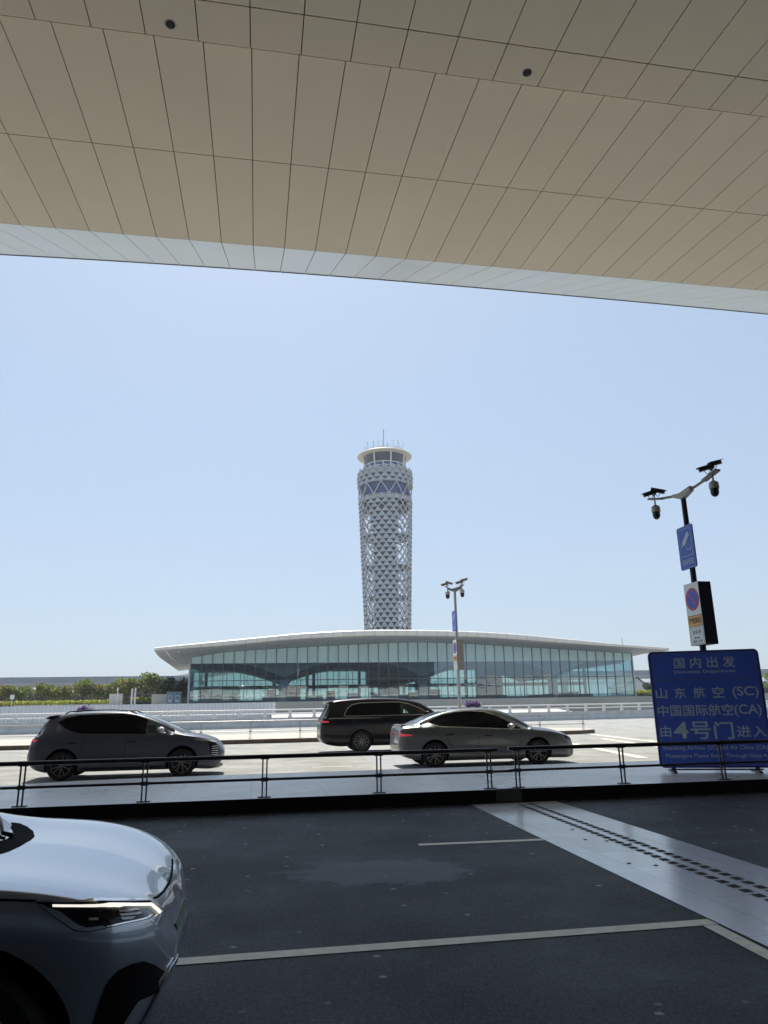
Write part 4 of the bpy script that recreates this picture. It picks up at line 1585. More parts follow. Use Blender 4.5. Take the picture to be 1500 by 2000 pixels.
# little house
t = thing('small_house', 'small white gabled house with dark roof right of the hall', 'house', (98.0, 180, PLAZA))
mb = MB()
mb.prism([(-3.0, 0, 0), (2.6, 0, 0), (2.6, 0, 3.6), (0, 0, 5.6), (-3.0, 0, 3.3)], (0, 9, 0))
mb.box((2.6, 2, 0), (9, 9, 2.7))
mb.build('wall', MAT['house_wall'], t)
mb = MB()
for pts in ([(-3.4, 3.1), (0, 5.75), (0, 6.0), (-3.4, 3.4)], [(0, 5.75), (3.0, 3.2), (3.0, 3.5), (0, 6.0)]):
    mb.prism([(a, -.4, b_) for a, b_ in pts], (0, 10, 0))
mb.prism([(2.4, 1.4, 3.0), (9.6, 1.4, 2.6), (9.6, 5, 3.6), (2.4, 5, 5.0)], (0, 0, .25))
mb.build('roof', MAT['house_roof'], t)
mb = MB()
mb.box((-1.2, -.05, 1.0), (.2, -.004, 2.4))
mb.build('window', MAT['cab_glass'], t)
mb = MB()
mb.box((98.5, 138, PLAZA - .3), (106, 140, PLAZA + .55))
mb.box((98.4, 137.9, PLAZA + .55), (106, 140.1, PLAZA + .65))
tag(mb.build('ochre_wall', MAT['orange']), 'low ochre wall at the right edge under the rust tree', 'wall')
# ------------------------------------------------------------------ vehicles


def chaikin(p, n=3):
    for _ in range(n):
        q = [p[0]]
        for a, b in zip(p, p[1:]):
            q += [(a[0] * .75 + b[0] * .25, a[1] * .75 + b[1] * .25), (a[0] * .25 + b[0] * .75, a[1] * .25 + b[1] * .75)]
        p = q + [p[-1]]
    return p


def car_section(sp, x):
    zt, zb = interp(sp['top'], x), interp(sp['bot'], x)
    w, wt = interp(sp['W'], x), interp(sp['roofW'], x)
    zs = min(interp(sp['belt'], x), zt - .014)
    zs = max(zs, zb + .05)
    wt = min(wt, w * .97)
    h = zs - zb
    ed = min(.10, .45 * (zt - zs))
    bl = interp(sp['bulge'], x) if 'bulge' in sp else 0.0
    ws = w * .962
    pts = [(0, zb), (w * .62, zb), (w * .86, zb + .01), (w * .955, zb + .06 * h + .02), (w * .985, zb + .22 * h), (w * (.985 - bl * .35), zb + .42 * h),
           (w * (1.0 - bl * .1), zb + .66 * h), (w * 1.005, zb + .80 * h), (w * .995, zb + .90 * h), (ws, zs), (lerp(ws, wt, .12), lerp(zs, zt, .14) if zt - zs > .2 else zs + .25 * (zt - zs)),
           (lerp(ws, wt, .82), zt - ed * 1.5 if zt - zs > .2 else zs + .62 * (zt - zs)), (wt, zt - ed * .62), (wt * .86, zt - ed * .16), (wt * .5, zt - .012), (0, zt)]
    return chaikin(pts, 2)


def decal(name, bvh, pts, d, m, parent, lift=.004, step=.04, rim=.012, label=None, smooth=True):
    """a thin panel following the body: polygon of 3D points projected along direction d onto the body surface"""
    d = Vector(d).normalized()
    a = d.cross(Vector((0, 0, 1)) if abs(d.z) < .98 else Vector((0, 1, 0))).normalized()
    b = a.cross(d).normalized()
    P = [Vector(p) for p in pts]
    uv = [(p.dot(a), p.dot(b)) for p in P]
    bm = bmesh.new()
    f = bm.faces.new([bm.verts.new((u, v, 0)) for u, v in uv])
    for ax in (0, 1):
        lo, hi = min(q[ax] for q in uv), max(q[ax] for q in uv)
        k = lo + step
        while k < hi - 1e-4:
            co = Vector((k, 0, 0)) if ax == 0 else Vector((0, k, 0))
            no = Vector((1, 0, 0)) if ax == 0 else Vector((0, 1, 0))
            bmesh.ops.bisect_plane(bm, geom=bm.verts[:] + bm.edges[:] + bm.faces[:], plane_co=co, plane_no=no)
            k += step
    bad = []
    for v in bm.verts:
        o = a * v.co.x + b * v.co.y - d * 12
        hit, nrm, _, _ = bvh.ray_cast(o, d)
        if hit is None:
            bad.append(v)
            continue
        if nrm.dot(d) > 0:
            nrm = -nrm
        v.co = hit + nrm * lift
    if bad:
        bmesh.ops.delete(bm, geom=bad, context='VERTS')
    bm.normal_update()
    if rim:
        bes = [e for e in bm.edges if e.is_boundary]
        r = bmesh.ops.extrude_edge_only(bm, edges=bes)
        for v in r['geom']:
            if isinstance(v, bmesh.types.BMVert):
                v.co += d * rim
    bmesh.ops.recalc_face_normals(bm, faces=bm.faces)
    me = bpy.data.meshes.new(name)
    bm.to_mesh(me)
    bm.free()
    me.materials.append(m)
    if smooth:
        me.polygons.foreach_set('use_smooth', [True] * len(me.polygons))
        me.set_sharp_from_angle(angle=radians(35))
    o = bpy.data.objects.new(name, me)
    COL.objects.link(o)
    o.parent = parent
    if label:
        o['label'] = label
    return o


def side(pts, s, y=0):
    return [(x, s * y, z) for x, z in pts]


def make_wheel(parent, x, yc, r, w, s, spokes=5, turn=0.0, bright=True):
    """s: -1 on the right-hand side (towards -Y)"""
    mb = MB()
    rr = r * .70
    prof = [(rr * .2, .0), (rr * .9, -.02), (rr, -.0), (rr, .06)]
    mb.lathe([(rr, -w / 2 + .02), (rr * .97, -w / 2 + .035), (rr * .9, -w / 2 + .09), (rr * .86, 0), (rr * .15, .02), (.001, .02)], n=40, axis='Y', mi=1)
    ann = [(rr * 1.005, -w / 2 + .018), (rr * .955, -w / 2 + .016), (rr * .93, -w / 2 + .035)]
    mb.lathe(ann, n=48, axis='Y', mi=0)
    for k in range(spokes):
        a = 2 * pi * k / spokes + turn
        for da in (-.17, .17):
            ca, sa = cos(a + da * .35), sin(a + da * .35)
            cb, sb = cos(a + da * 1.5), sin(a + da * 1.5)
            mb.beam((ca * rr * .12, -w / 2 + .03, sa * rr * .12), (cb * rr * .94, -w / 2 + .03, sb * rr * .94), .022, .03, (0, 1, 0), mi=0)
    mb.lathe([(.001, -w / 2 + .02), (rr * .17, -w / 2 + .02), (rr * .2, -w / 2 + .05)], n=24, axis='Y', mi=0)
    o = mb.build('wheel', [MAT['rim'] if bright else MAT['rim_dark'], MAT['rim_dark']], parent, smooth=35)
    mb = MB()
    mb.lathe([(rr * 1.0, -w / 2 + .015), (rr * 1.08, -w / 2 + .002), (r * .93, -w / 2), (r * .985, -w / 2 + .025), (r, -w / 2 + .06), (r, w / 2 - .06), (r * .95, w / 2), (rr, w / 2)], n=56, axis='Y')
    mb.build('tyre', MAT['tyre'], o, smooth=35)
    o.location = (x, s * yc * 1.0, r)
    if s > 0:
        o.rotation_euler = (0, 0, pi)
    o.location.y = s * yc
    return o


def make_car(name, label, cat, loc, sp, group=None, rz=0.0):
    t = thing(name, label, cat, loc, rz, group)
    L = sp['L']
    xs = sorted(set([round(L * (1 - cos(pi * k / 110)) / 2, 4) for k in range(111)] + [round(L * k / 70, 4) for k in range(71)]))
    xs[0], xs[-1] = 0.0, L
    half = [car_section(sp, x) for x in xs]
    n = len(half[0])
    rows = []
    for x, h in zip(xs, half):
        rows.append([(x, -y, z) for y, z in h] + [(x, y, z) for y, z in h[1:-1][::-1]])
    mb = MB()
    mb.grid(rows, closed=True)
    N = len(rows[0])
    mb.f.append(tuple(range(N)))
    mb.f.append(tuple(range((len(rows) - 1) * N, len(rows) * N)))
    mb.mi += [0, 0]
    body = mb.build('body', [sp['paint'], MAT['seam']], t, smooth=True)
    cut = MB()
    R = sp['arch']
    for xw in sp['axles']:
        for s in (-1, 1):
            yo = sp['Wmax'] + .2
            yi = sp['Wmax'] - .36
            nn = 56
            ring = [(xw + R * cos(2 * pi * k / nn), sp['r'] + .015 + R * sin(2 * pi * k / nn)) for k in range(nn)]
            cut.prism([(x, s * yo, z) for x, z in ring], (0, s * (yi - yo), 0), 1)
    for poly in sp.get('tunnels', []):
        cut.prism([(x, -2, z) for x, z in poly], (0, 4, 0), 1)
    co = cut.build('cutter', [MAT['seam'], MAT['seam']], t)
    md = body.modifiers.new('b', 'BOOLEAN')
    md.operation = 'DIFFERENCE'
    md.solver = 'EXACT'
    md.object = co
    md.material_mode = 'TRANSFER'
    bm = bmesh.new()
    bm.from_mesh(body.data)
    solid = BVHTree.FromBMesh(bm)
    bm.free()
    me = bpy.data.meshes.new_from_object(body.evaluated_get(DG()))
    body.modifiers.clear()
    body.data = me
    me.polygons.foreach_set('use_smooth', [True] * len(me.polygons))
    me.set_sharp_from_angle(angle=radians(38))
    bpy.data.objects.remove(co)
    bvh = solid
    # lower cladding / sills
    for s in (-1, 1):
        for poly, mk in sp.get('cladding', []):
            decal('sill_cladding', bvh, side(poly, s), (0, -s, 0), MAT[mk], t, .004, .08)
        for poly in sp.get('arch_trim', []):
            decal('wheel_arch_trim', bvh, side(poly, s), (0, -s, 0), MAT['black_plastic'] if not sp.get('arch_paint') else sp['paint'], t, .012, .06)
        for poly, mk in sp['glass']:
            decal('side_window', bvh, side(poly, s), (0, -s, 0), MAT[mk], t, .005, .08)
        for poly in sp.get('window_trim', []):
            for a, b in zip(poly, poly[1:]):
                dv = Vector((b[0] - a[0], b[1] - a[1])).normalized() * .0105
                e = Vector((-dv.y, dv.x))
                decal('window_trim', bvh, side([(a[0] - dv.x * .9 + e.x, a[1] - dv.y * .9 + e.y), (a[0] - dv.x * .9 - e.x, a[1] - dv.y * .9 - e.y), (b[0] + dv.x * .9 - e.x, b[1] + dv.y * .9 - e.y), (b[0] + dv.x * .9 + e.x, b[1] + dv.y * .9 + e.y)], s), (0, -s, 0), MAT['chrome'], t, .010, .1)
        for path in sp.get('seams', []):
            for a, b in zip(path, path[1:]):
                dv = Vector((b[0] - a[0], b[1] - a[1])).normalized() * .004
                e = Vector((-dv.y, dv.x))
                decal('door_seam', bvh, side([(a[0] + e.x, a[1] + e.y), (a[0] - e.x, a[1] - e.y), (b[0] - e.x, b[1] - e.y), (b[0] + e.x, b[1] + e.y)], s), (0, -s, 0), MAT['seam'], t, .0025, .1, 0)
        for (x, z) in sp.get('handles', []):
            decal('door_handle', bvh, side([(x - .11, z - .016), (x + .11, z - .016), (x + .115, z + .012), (x - .10, z + .016)], s), (0, -s, 0), MAT['black_plastic'], t, .008, .05)
        for nm, poly, dirv, mk, lf in sp.get('side_bits', []):
            decal(nm, bvh, [(x, -s * -1 * abs(y) if False else s * abs(y), z) for x, y, z in poly], (dirv[0], -s * abs(dirv[1]), dirv[2]), MAT[mk], t, lf, .025)
        for xw in sp['axles']:
            make_wheel(t, xw, sp['Wmax'] - .13 - sp.get('inset', 0), sp['r'], .225, s, sp.get('spokes', 5), .3 + xw, sp.get('bright', True))
        # mirror
        mx, mz = sp['mirror']
        hit = bvh.ray_cast(Vector((mx, s * 3, mz)), Vector((0, -s, 0)))[0]
        yb = abs(hit.y) if hit else sp['Wmax']
        mb = MB()
        mb.tube([(mx + .02, s * (yb - .03), mz - .06), (mx, s * (yb + .08), mz + .0)], [.035, .03], 8)
        nu, nv = 14, 8
        rows_ = []
        for i in range(nv + 1):
            ph = -pi / 2 + pi * i / nv
            rows_.append([(mx + .075 * cos(ph) * cos(2 * pi * k / nu) - .02 + .03 * sin(ph), s * (yb + .15 + .115 * sin(ph)), mz + .045 + .075 * cos(ph) * sin(2 * pi * k / nu)) for k in range(nu)])
        mb.grid(rows_, closed=True)
        mir = mb.build('side_mirror', sp.get('mirror_mat', sp['paint']), t, smooth=True)
        mb = MB()
        mb.add([(mx - .083, s * (yb + .15 + .085 * cos(2 * pi * k / 16)), mz + .045 + .055 * sin(2 * pi * k / 16)) for k in range(16)], [tuple(range(16))])
        mb.build('mirror_glass', MAT['screen_glass'], mir)
    for nm, poly, dirv, mk, lf in sp.get('bits', []):
        decal(nm, bvh, poly, dirv, MAT[mk], t, lf, .06 if nm in ('windscreen', 'rear_window', 'roof_glass') else .03)
    return t, bvh, body


def sym(pts):
    """right-hand outline (x, y>=0, z) mirrored into a closed polygon"""
    return [(x, -y, z) for x, y, z in pts] + [(x, y, z) for x, y, z in pts[::-1] if y > 1e-6]


def arch_band(x, z, r0, r1, a0=-8, a1=188, n=22, skew=1.0):
    o = [(x + r1 * cos(radians(lerp(a0, a1, k / n))), z + r1 * sin(radians(lerp(a0, a1, k / n))) * skew) for k in range(n + 1)]
    i = [(x + r0 * cos(radians(lerp(a1, a0, k / n))), z + r0 * sin(radians(lerp(a1, a0, k / n)))) for k in range(n + 1)]
    return o + i


def paint(name, col, metal=.75, rough=.32, coat=.8, cior=1.5, spec=.25):
    M = mat(name, col, rough, metal, coat=coat, var=.03, vscale=1.2, spec=spec)
    M.node_tree.nodes['Principled BSDF'].inputs['Coat IOR'].default_value = cior
    return M


# ---- dark grey crossover on the left
crossover = dict(
    L=4.61, Wmax=.93, r=.335, arch=.385, axles=(.83, 3.63), paint=paint('paint_dark_grey', (.082, .094, .126), .15, .36, .6),
    top=[(0, .66), (.03, .90), (.10, 1.03), (.20, 1.18), (.33, 1.38), (.42, 1.45), (.62, 1.525), (1.06, 1.59), (1.57, 1.605), (2.19, 1.585), (2.54, 1.51), (2.96, 1.375), (3.33, 1.215), (3.68, 1.055), (3.80, 1.02), (4.04, .965), (4.38, .86), (4.53, .755), (4.61, .60)],
    bot=[(0, .46), (.06, .34), (.25, .22), (.5, .17), (3.9, .17), (4.3, .15), (4.5, .20), (4.61, .40)],
    belt=[(0, .62), (.1, .92), (.35, 1.02), (1.2, 1.04), (2.7, 1.0), (3.5, .97), (3.9, .93), (4.3, .82), (4.5, .70), (4.61, .57)],
    W=[(0, .70), (.08, .80), (.25, .87), (.7, .915), (1.2, .93), (3.4, .93), (3.9, .915), (4.25, .84), (4.45, .72), (4.56, .60), (4.61, .50)],
    roofW=[(0, .6), (.35, .60), (.8, .60), (2.2, .60), (2.9, .64), (3.6, .72), (4.0, .74), (4.4, .62), (4.61, .42)],
    bulge=[(0, 0), (1.0, .05), (2.2, .16), (3.2, .05), (4.61, 0)],
    tunnels=[[(2.80, 1.06), (2.80, 1.22), (3.02, 1.20), (3.30, 1.06)]],
    glass=[([(.62, 1.35), (.78, 1.43), (1.12, 1.50), (2.1, 1.52), (2.5, 1.46), (2.74, 1.375), (2.74, 1.03), (1.22, 1.07), (.97, 1.13), (.72, 1.27)], 'black_glass'),
           ([(2.75, 1.03), (2.75, 1.37), (3.06, 1.21), (3.33, 1.045), (3.36, 1.01)], 'clear_glass')],
    seams=[[(2.30, 1.0), (2.26, .6), (2.28, .25)], [(1.32, 1.0), (1.30, .78), (1.18, .55)], [(3.36, .98), (3.30, .65), (3.22, .3)]],
    handles=[(1.05, .85), (2.43, .85)],
    cladding=[([(1.3, .16), (3.15, .16), (3.15, .27), (1.3, .27)], 'black_plastic'), ([(.02, .22), (.42, .16), (.42, .33), (.02, .36)], 'black_plastic')],
    arch_trim=[[(.20, .42), (.25, .66), (.42, .80), (1.10, .80), (1.38, .50), (1.34, .30), (1.22, .30)] + [(.83 + .41 * cos(radians(a)), .35 + .41 * sin(radians(a))) for a in range(0, 181, 12)],
               [(3.12, .32), (3.10, .62), (3.18, .80), (3.75, .80), (3.95, .74), (4.12, .45), (4.10, .32)] + [(3.63 + .41 * cos(radians(a)), .35 + .41 * sin(radians(a))) for a in range(0, 181, 12)]],
    arch_paint=True,
    mirror=(3.13, 1.075), mirror_mat=mat('mirror_white', (.75, .76, .78), .3),
    side_bits=[('tail_light', [(.02, .80, .97), (.24, .88, .945), (.18, .88, .90), (.02, .78, .90)], (.6, 1, 0), 'red_lamp', .008),
               ('headlight', [(3.92, .9, .885), (4.30, .8, .84), (4.45, .68, .80), (4.45, .68, .785), (4.30, .8, .815), (3.95, .9, .87)], (-.55, 1, 0), 'white_lamp', .009),
               ('grille_flank', [(4.24, .8, .80), (4.42, .68, .76), (4.44, .66, .62), (4.40, .70, .46), (4.32, .78, .42)], (-.7, 1, 0), 'lamp_black', .008)]
              + [('light_strip', [(4.36 - .07 + .0 * k, .75, .50 + .045 * k + .012), (4.445 - .0 * k, .66, .46 + .055 * k + .03), (4.445, .66, .445 + .055 * k + .03), (4.285, .75, .50 + .045 * k)], (-.7, 1, 0), 'white_lamp', .014) for k in range(5)],
    bits=[('windscreen', sym([(2.62, 0, 1.5), (2.64, .50, 1.45), (3.0, .60, 1.3), (3.62, .74, 1.03), (3.74, .40, 1.03), (3.78, 0, 1.03)]), (0, 0, -1), 'screen_glass', .006),
          ('rear_window', sym([(.36, 0, 1.4), (.36, .52, 1.4), (.16, .62, 1.1), (.15, 0, 1.1)]), (1, 0, -.25), 'screen_glass', .006),
          ('license_plate', sym([(4.6, 0, .58), (4.6, .22, .58), (4.6, .22, .46), (4.6, 0, .46)]), (-1, 0, 0), 'plate_green', .01)],
)
car1, b1, _ = make_car('crossover_car', 'dark grey electric crossover at the left with black roofline and light-strip nose', 'car', (-5.34, 19.4 + .93, 0), crossover)
mb = MB()
rows_ = []
for s in [-.6 + .1 * k for k in range(13)]:
    q = 1 - (abs(s) / .75) ** 3 * .12
    rows_.append([(.62, s, 1.525), (.40, s, 1.49 * (.985 + .015 * q)), (.21 + .30 * s * s, s, 1.445), (.23 + .30 * s * s, s, 1.425), (.45, s, 1.40)])
mb.grid(rows_)
mb.build('spoiler', crossover['paint'], car1, smooth=30)
for s in (-1, 1):
    mb = MB()
    mb.tube([(x, s * .585, interp(crossover['top'], x) + dz) for x, dz in ((.75, -.02), (.85, .015), (1.3, .02), (1.9, .02), (2.3, .015), (2.45, -.025))], .016, 8)
    mb.build('roof_rail', MAT['black_plastic'], car1, smooth=True)
mb = MB()
mb.prism([(4.30, -.70, .16), (4.50, -.55, .17), (4.585, -.3, .19), (4.60, 0, .20), (4.585, .3, .19), (4.50, .55, .17), (4.30, .70, .16), (4.25, 0, .15)], (0, 0, .035))
mb.build('front_lip', MAT['steel'], car1)
mb = MB()
mb.box((2.70, -.42, 1.0), (2.82, -.16, 1.30))
mb.box((2.70, .16, 1.0), (2.82, .42, 1.30))
mb.build('seat', MAT['black_plastic'], car1, bevel=.04)

# ---- warm silver saloon
saloon = dict(
    L=5.10, Wmax=.93, r=.325, arch=.375, axles=(.93, 3.80), paint=paint('paint_warm_silver', (.135, .15, .155), .35, .36, .7),
    top=[(0, .62), (.015, .86), (.05, 1.03), (.12, 1.085), (.42, 1.12), (.62, 1.205), (.9, 1.315), (1.34, 1.435), (1.79, 1.492), (2.25, 1.505), (2.6, 1.485), (2.9, 1.425), (3.3, 1.255), (3.62, 1.07), (3.78, .99), (4.25, .925), (4.72, .81), (4.97, .70), (5.07, .57), (5.10, .46)],
    bot=[(0, .48), (.05, .36), (.2, .26), (.55, .18), (.9, .15), (4.3, .15), (4.75, .14), (4.98, .16), (5.1, .34)],
    belt=[(0, .58), (.05, .95), (.4, 1.0), (1.0, 1.0), (2.0, .965), (3.3, .90), (3.9, .86), (4.5, .78), (4.9, .66), (5.1, .42)],
    W=[(0, .66), (.06, .76), (.2, .84), (.6, .91), (1.2, .93), (3.8, .93), (4.3, .91), (4.7, .83), (4.92, .72), (5.05, .58), (5.1, .48)],
    roofW=[(0, .60), (.3, .66), (.7, .62), (1.4, .56), (2.3, .57), (2.9, .60), (3.5, .70), (4.0, .74), (4.7, .62), (5.1, .38)],
    bulge=[(0, 0), (1.2, .02), (2.5, .12), (3.4, .04), (5.1, 0)],
    glass=[([(.76, 1.125), (.98, 1.24), (1.24, 1.335), (1.6, 1.395), (1.98, 1.415), (2.4, 1.385), (2.66, 1.31), (2.96, 1.17), (3.34, .955), (3.36, .925), (2.9, .945), (1.15, 1.035)], 'black_glass')],
    window_trim=[[(.80, 1.115), (1.10, 1.03), (1.6, 1.01), (2.4, .965), (3.34, .915)], [(1.24, 1.345), (1.6, 1.405), (1.98, 1.425), (2.4, 1.395), (2.66, 1.32)]],
    seams=[[(2.16, .97), (2.13, .55), (2.15, .22)], [(1.22, 1.0), (1.22, .85), (1.38, .5)], [(3.36, .90), (3.28, .55), (3.22, .24)]],
    handles=[(1.34, .83), (2.42, .78)],
    cladding=[([(1.33, .14), (3.4, .14), (3.4, .215), (1.33, .235)], 'black_plastic')],
    mirror=(3.05, .965), mirror_mat=mat('mirror_silver', (.6, .62, .64), .25, .3), spokes=5,
    side_bits=[('tail_light', [(.0, .70, .89), (.16, .80, .865), (.36, .89, .845), (.24, .86, .81), (.10, .78, .80), (.0, .68, .815)], (.7, 1, 0), 'red_lamp', .008),
               ('headlight', [(4.66, .85, .735), (4.90, .72, .70), (5.03, .58, .66), (5.02, .58, .61), (4.85, .76, .60), (4.72, .83, .64)], (-.65, 1, 0), 'lamp_black', .007),
               ('front_vent', [(4.90, .74, .42), (5.04, .60, .40), (5.06, .58, .24), (4.95, .70, .22)], (-.7, 1, 0), 'lamp_black', .006)],
    bits=[('windscreen', sym([(2.68, 0, 1.47), (2.72, .46, 1.44), (3.1, .58, 1.3), (3.58, .74, 1.05), (3.70, .42, 1.04), (3.74, 0, 1.03)]), (0, 0, -1), 'screen_glass', .006),
          ('rear_window', sym([(1.5, 0, 1.45), (1.42, .46, 1.42), (.9, .52, 1.28), (.52, .58, 1.15), (.46, 0, 1.15)]), (0, 0, -1), 'screen_glass', .006),
          ('light_bar', sym([(0, 0, .875), (0, .5, .875), (0, .64, .87), (0, .64, .84), (0, .5, .842), (0, 0, .842)]), (1, 0, 0), 'red_dim', .006),
          ('lower_grille', sym([(5.1, 0, .40), (5.05, .45, .38), (5.05, .50, .26), (5.1, 0, .24)]), (-1, 0, 0), 'lamp_black', .005)],
)


def squeeze(o, x0, f):
    if isinstance(o, dict):
        return {k: (x0 + (v - x0) * f if k == 'L' else v if k in ('axles', 'mirror') else squeeze(v, x0, f)) for k, v in o.items()}
    if isinstance(o, tuple) and o and isinstance(o[0], (int, float)) and o[0] > x0:
        return (x0 + (o[0] - x0) * f,) + tuple(o[1:])
    if isinstance(o, (list, tuple)):
        return type(o)(squeeze(q, x0, f) for q in o)
    return o


saloon = squeeze(saloon, 4.2, .87)
car2, b2, _ = make_car('saloon_car', 'warm silver fastback saloon in front of the black vehicle, red tail light lit', 'car', (3.82, 19.62 + .93, 0), saloon)
mb = MB()
rows_ = []
for s in [-.62 + .124 * k for k in range(11)]:
    e = abs(s) / .62
    rows_.append([(.30, s, 1.095 - .02 * e), (.08 + .06 * e * e, s, 1.115 - .02 * e), (.02 + .06 * e * e, s, 1.105 - .02 * e), (.06 + .06 * e * e, s, 1.05 - .02 * e)])
mb.grid(rows_)
mb.build('spoiler', saloon['paint'], car2, smooth=40)

# ---- large black people carrier behind it
big_black = dict(
    L=5.40, Wmax=.98, r=.385, arch=.43, axles=(1.50, 4.55), paint=paint('paint_black', (.003, .004, .008), .0, .3, .35),
    top=[(0, .75), (.0, 1.0), (.03, 1.18), (.14, 1.36), (.24, 1.56), (.34, 1.80), (.42, 1.85), (.88, 1.91), (1.4, 1.94), (1.87, 1.955), (2.71, 1.94), (3.3, 1.875), (3.72, 1.775), (4.05, 1.60), (4.40, 1.38), (4.56, 1.30), (5.0, 1.22), (5.25, 1.08), (5.36, .9), (5.4, .7)],
    bot=[(0, .50), (.08, .38), (.35, .27), (.8, .22), (4.9, .22), (5.3, .26), (5.4, .45)],
    belt=[(0, .8), (.03, 1.1), (.2, 1.21), (.8, 1.24), (3.5, 1.20), (4.5, 1.15), (5.1, 1.02), (5.4, .65)],
    W=[(0, .78), (.06, .86), (.2, .92), (.7, .97), (1.2, .98), (4.6, .98), (5.0, .94), (5.3, .8), (5.4, .6)],
    roofW=[(0, .7), (.3, .70), (.9, .69), (2.8, .69), (3.6, .72), (4.4, .80), (5.0, .80), (5.4, .5)],
    bulge=[(0, 0), (1.0, .02), (2.7, .12), (4.0, .02), (5.4, 0)],
    tunnels=[[(3.10, 1.36), (3.12, 1.68), (3.32, 1.63), (3.66, 1.36)]],
    glass=[([(.88, 1.31), (1.02, 1.55), (1.18, 1.68), (1.5, 1.735), (2.6, 1.755), (2.98, 1.745), (2.98, 1.30)], 'black_glass'),
           ([(3.0, 1.30), (3.0, 1.745), (3.34, 1.67), (3.72, 1.50), (4.05, 1.31)], 'clear_glass')],
    window_trim=[[(4.1, 1.295), (3.0, 1.29), (.88, 1.295), (.87, 1.33), (1.0, 1.57), (1.18, 1.70), (1.5, 1.755), (2.6, 1.775), (3.0, 1.765), (3.36, 1.685), (3.76, 1.52), (4.08, 1.33)]],
    seams=[[(2.95, 1.2), (2.92, .7), (2.95, .3)], [(1.95, 1.2), (1.95, .8), (2.1, .4)]],
    handles=[(3.2, 1.06)],
    cladding=[([(1.98, .22), (4.08, .22), (4.08, .34), (1.98, .34)], 'black_plastic')],
    mirror=(4.0, 1.31), spokes=6,
    side_bits=[('tail_light', [(.0, .80, 1.15), (.12, .88, 1.14), (.30, .94, 1.12), (.28, .94, 1.075), (.10, .86, 1.08), (.0, .8, 1.09)], (.7, 1, 0), 'red_lamp', .008),
               ('shoulder_trim', [(.30, .96, 1.235), (1.2, .98, 1.235), (2.3, .98, 1.215), (2.3, .98, 1.205), (1.2, .98, 1.205), (.30, .96, 1.20)], (0, 1, 0), 'chrome', .004)],
    bits=[('windscreen', sym([(3.66, 0, 1.79), (3.70, .60, 1.77), (4.3, .74, 1.44), (4.44, .5, 1.36), (4.48, 0, 1.34)]), (0, 0, -1), 'screen_glass', .006),
          ('rear_window', sym([(.3, 0, 1.74), (.3, .60, 1.74), (.12, .72, 1.30), (.1, 0, 1.30)]), (1, 0, -.2), 'screen_glass', .006),
          ('light_bar', sym([(0, 0, 1.13), (0, .7, 1.13), (0, .7, 1.09), (0, 0, 1.09)]), (1, 0, 0), 'red_dim', .006),
          ('chrome_strip', sym([(0, 0, 1.06), (0, .72, 1.06), (0, .72, 1.035), (0, 0, 1.035)]), (1, 0, 0), 'chrome', .006),
          ('license_plate', sym([(0, 0, .98), (0, .24, .98), (0, .24, .84), (0, 0, .84)]), (1, 0, 0), 'plate_green', .008)],
)
car3, b3, _ = make_car('people_carrier', 'big black people carrier with chrome window line half hidden by the silver saloon', 'car', (2.43, 27.6 + .98, 0), big_black)
mb = MB()
rows_ = []
for s in [-.68 + .136 * k for k in range(11)]:
    e = abs(s) / .68
    rows_.append([(.50, s, 1.868 - .03 * e ** 3), (.30, s, 1.855 - .03 * e ** 3), (.17 + .04 * e, s, 1.83 - .03 * e ** 3), (.20 + .04 * e, s, 1.79 - .03 * e ** 3), (.36, s, 1.78 - .03 * e)])
mb.grid(rows_)
mb.build('spoiler', big_black['paint'], car3, smooth=40)
mb = MB()
for s in (-1, 1):
    mb.box((3.02, s * .36 - .16, 1.2), (3.12, s * .36 + .16, 1.66))
mb.build('seat', MAT['black_plastic'], car3, bevel=.04)
mb = MB()
mb.lathe([(.17, -.012), (.185, 0), (.17, .012), (.155, 0), (.17, -.012)], n=24, M=Matrix.Translation((3.50, .36, 1.38)) @ Matrix.Rotation(radians(65), 4, 'Y'))
mb.build('steering_wheel', MAT['black_plastic'], car3, smooth=True)

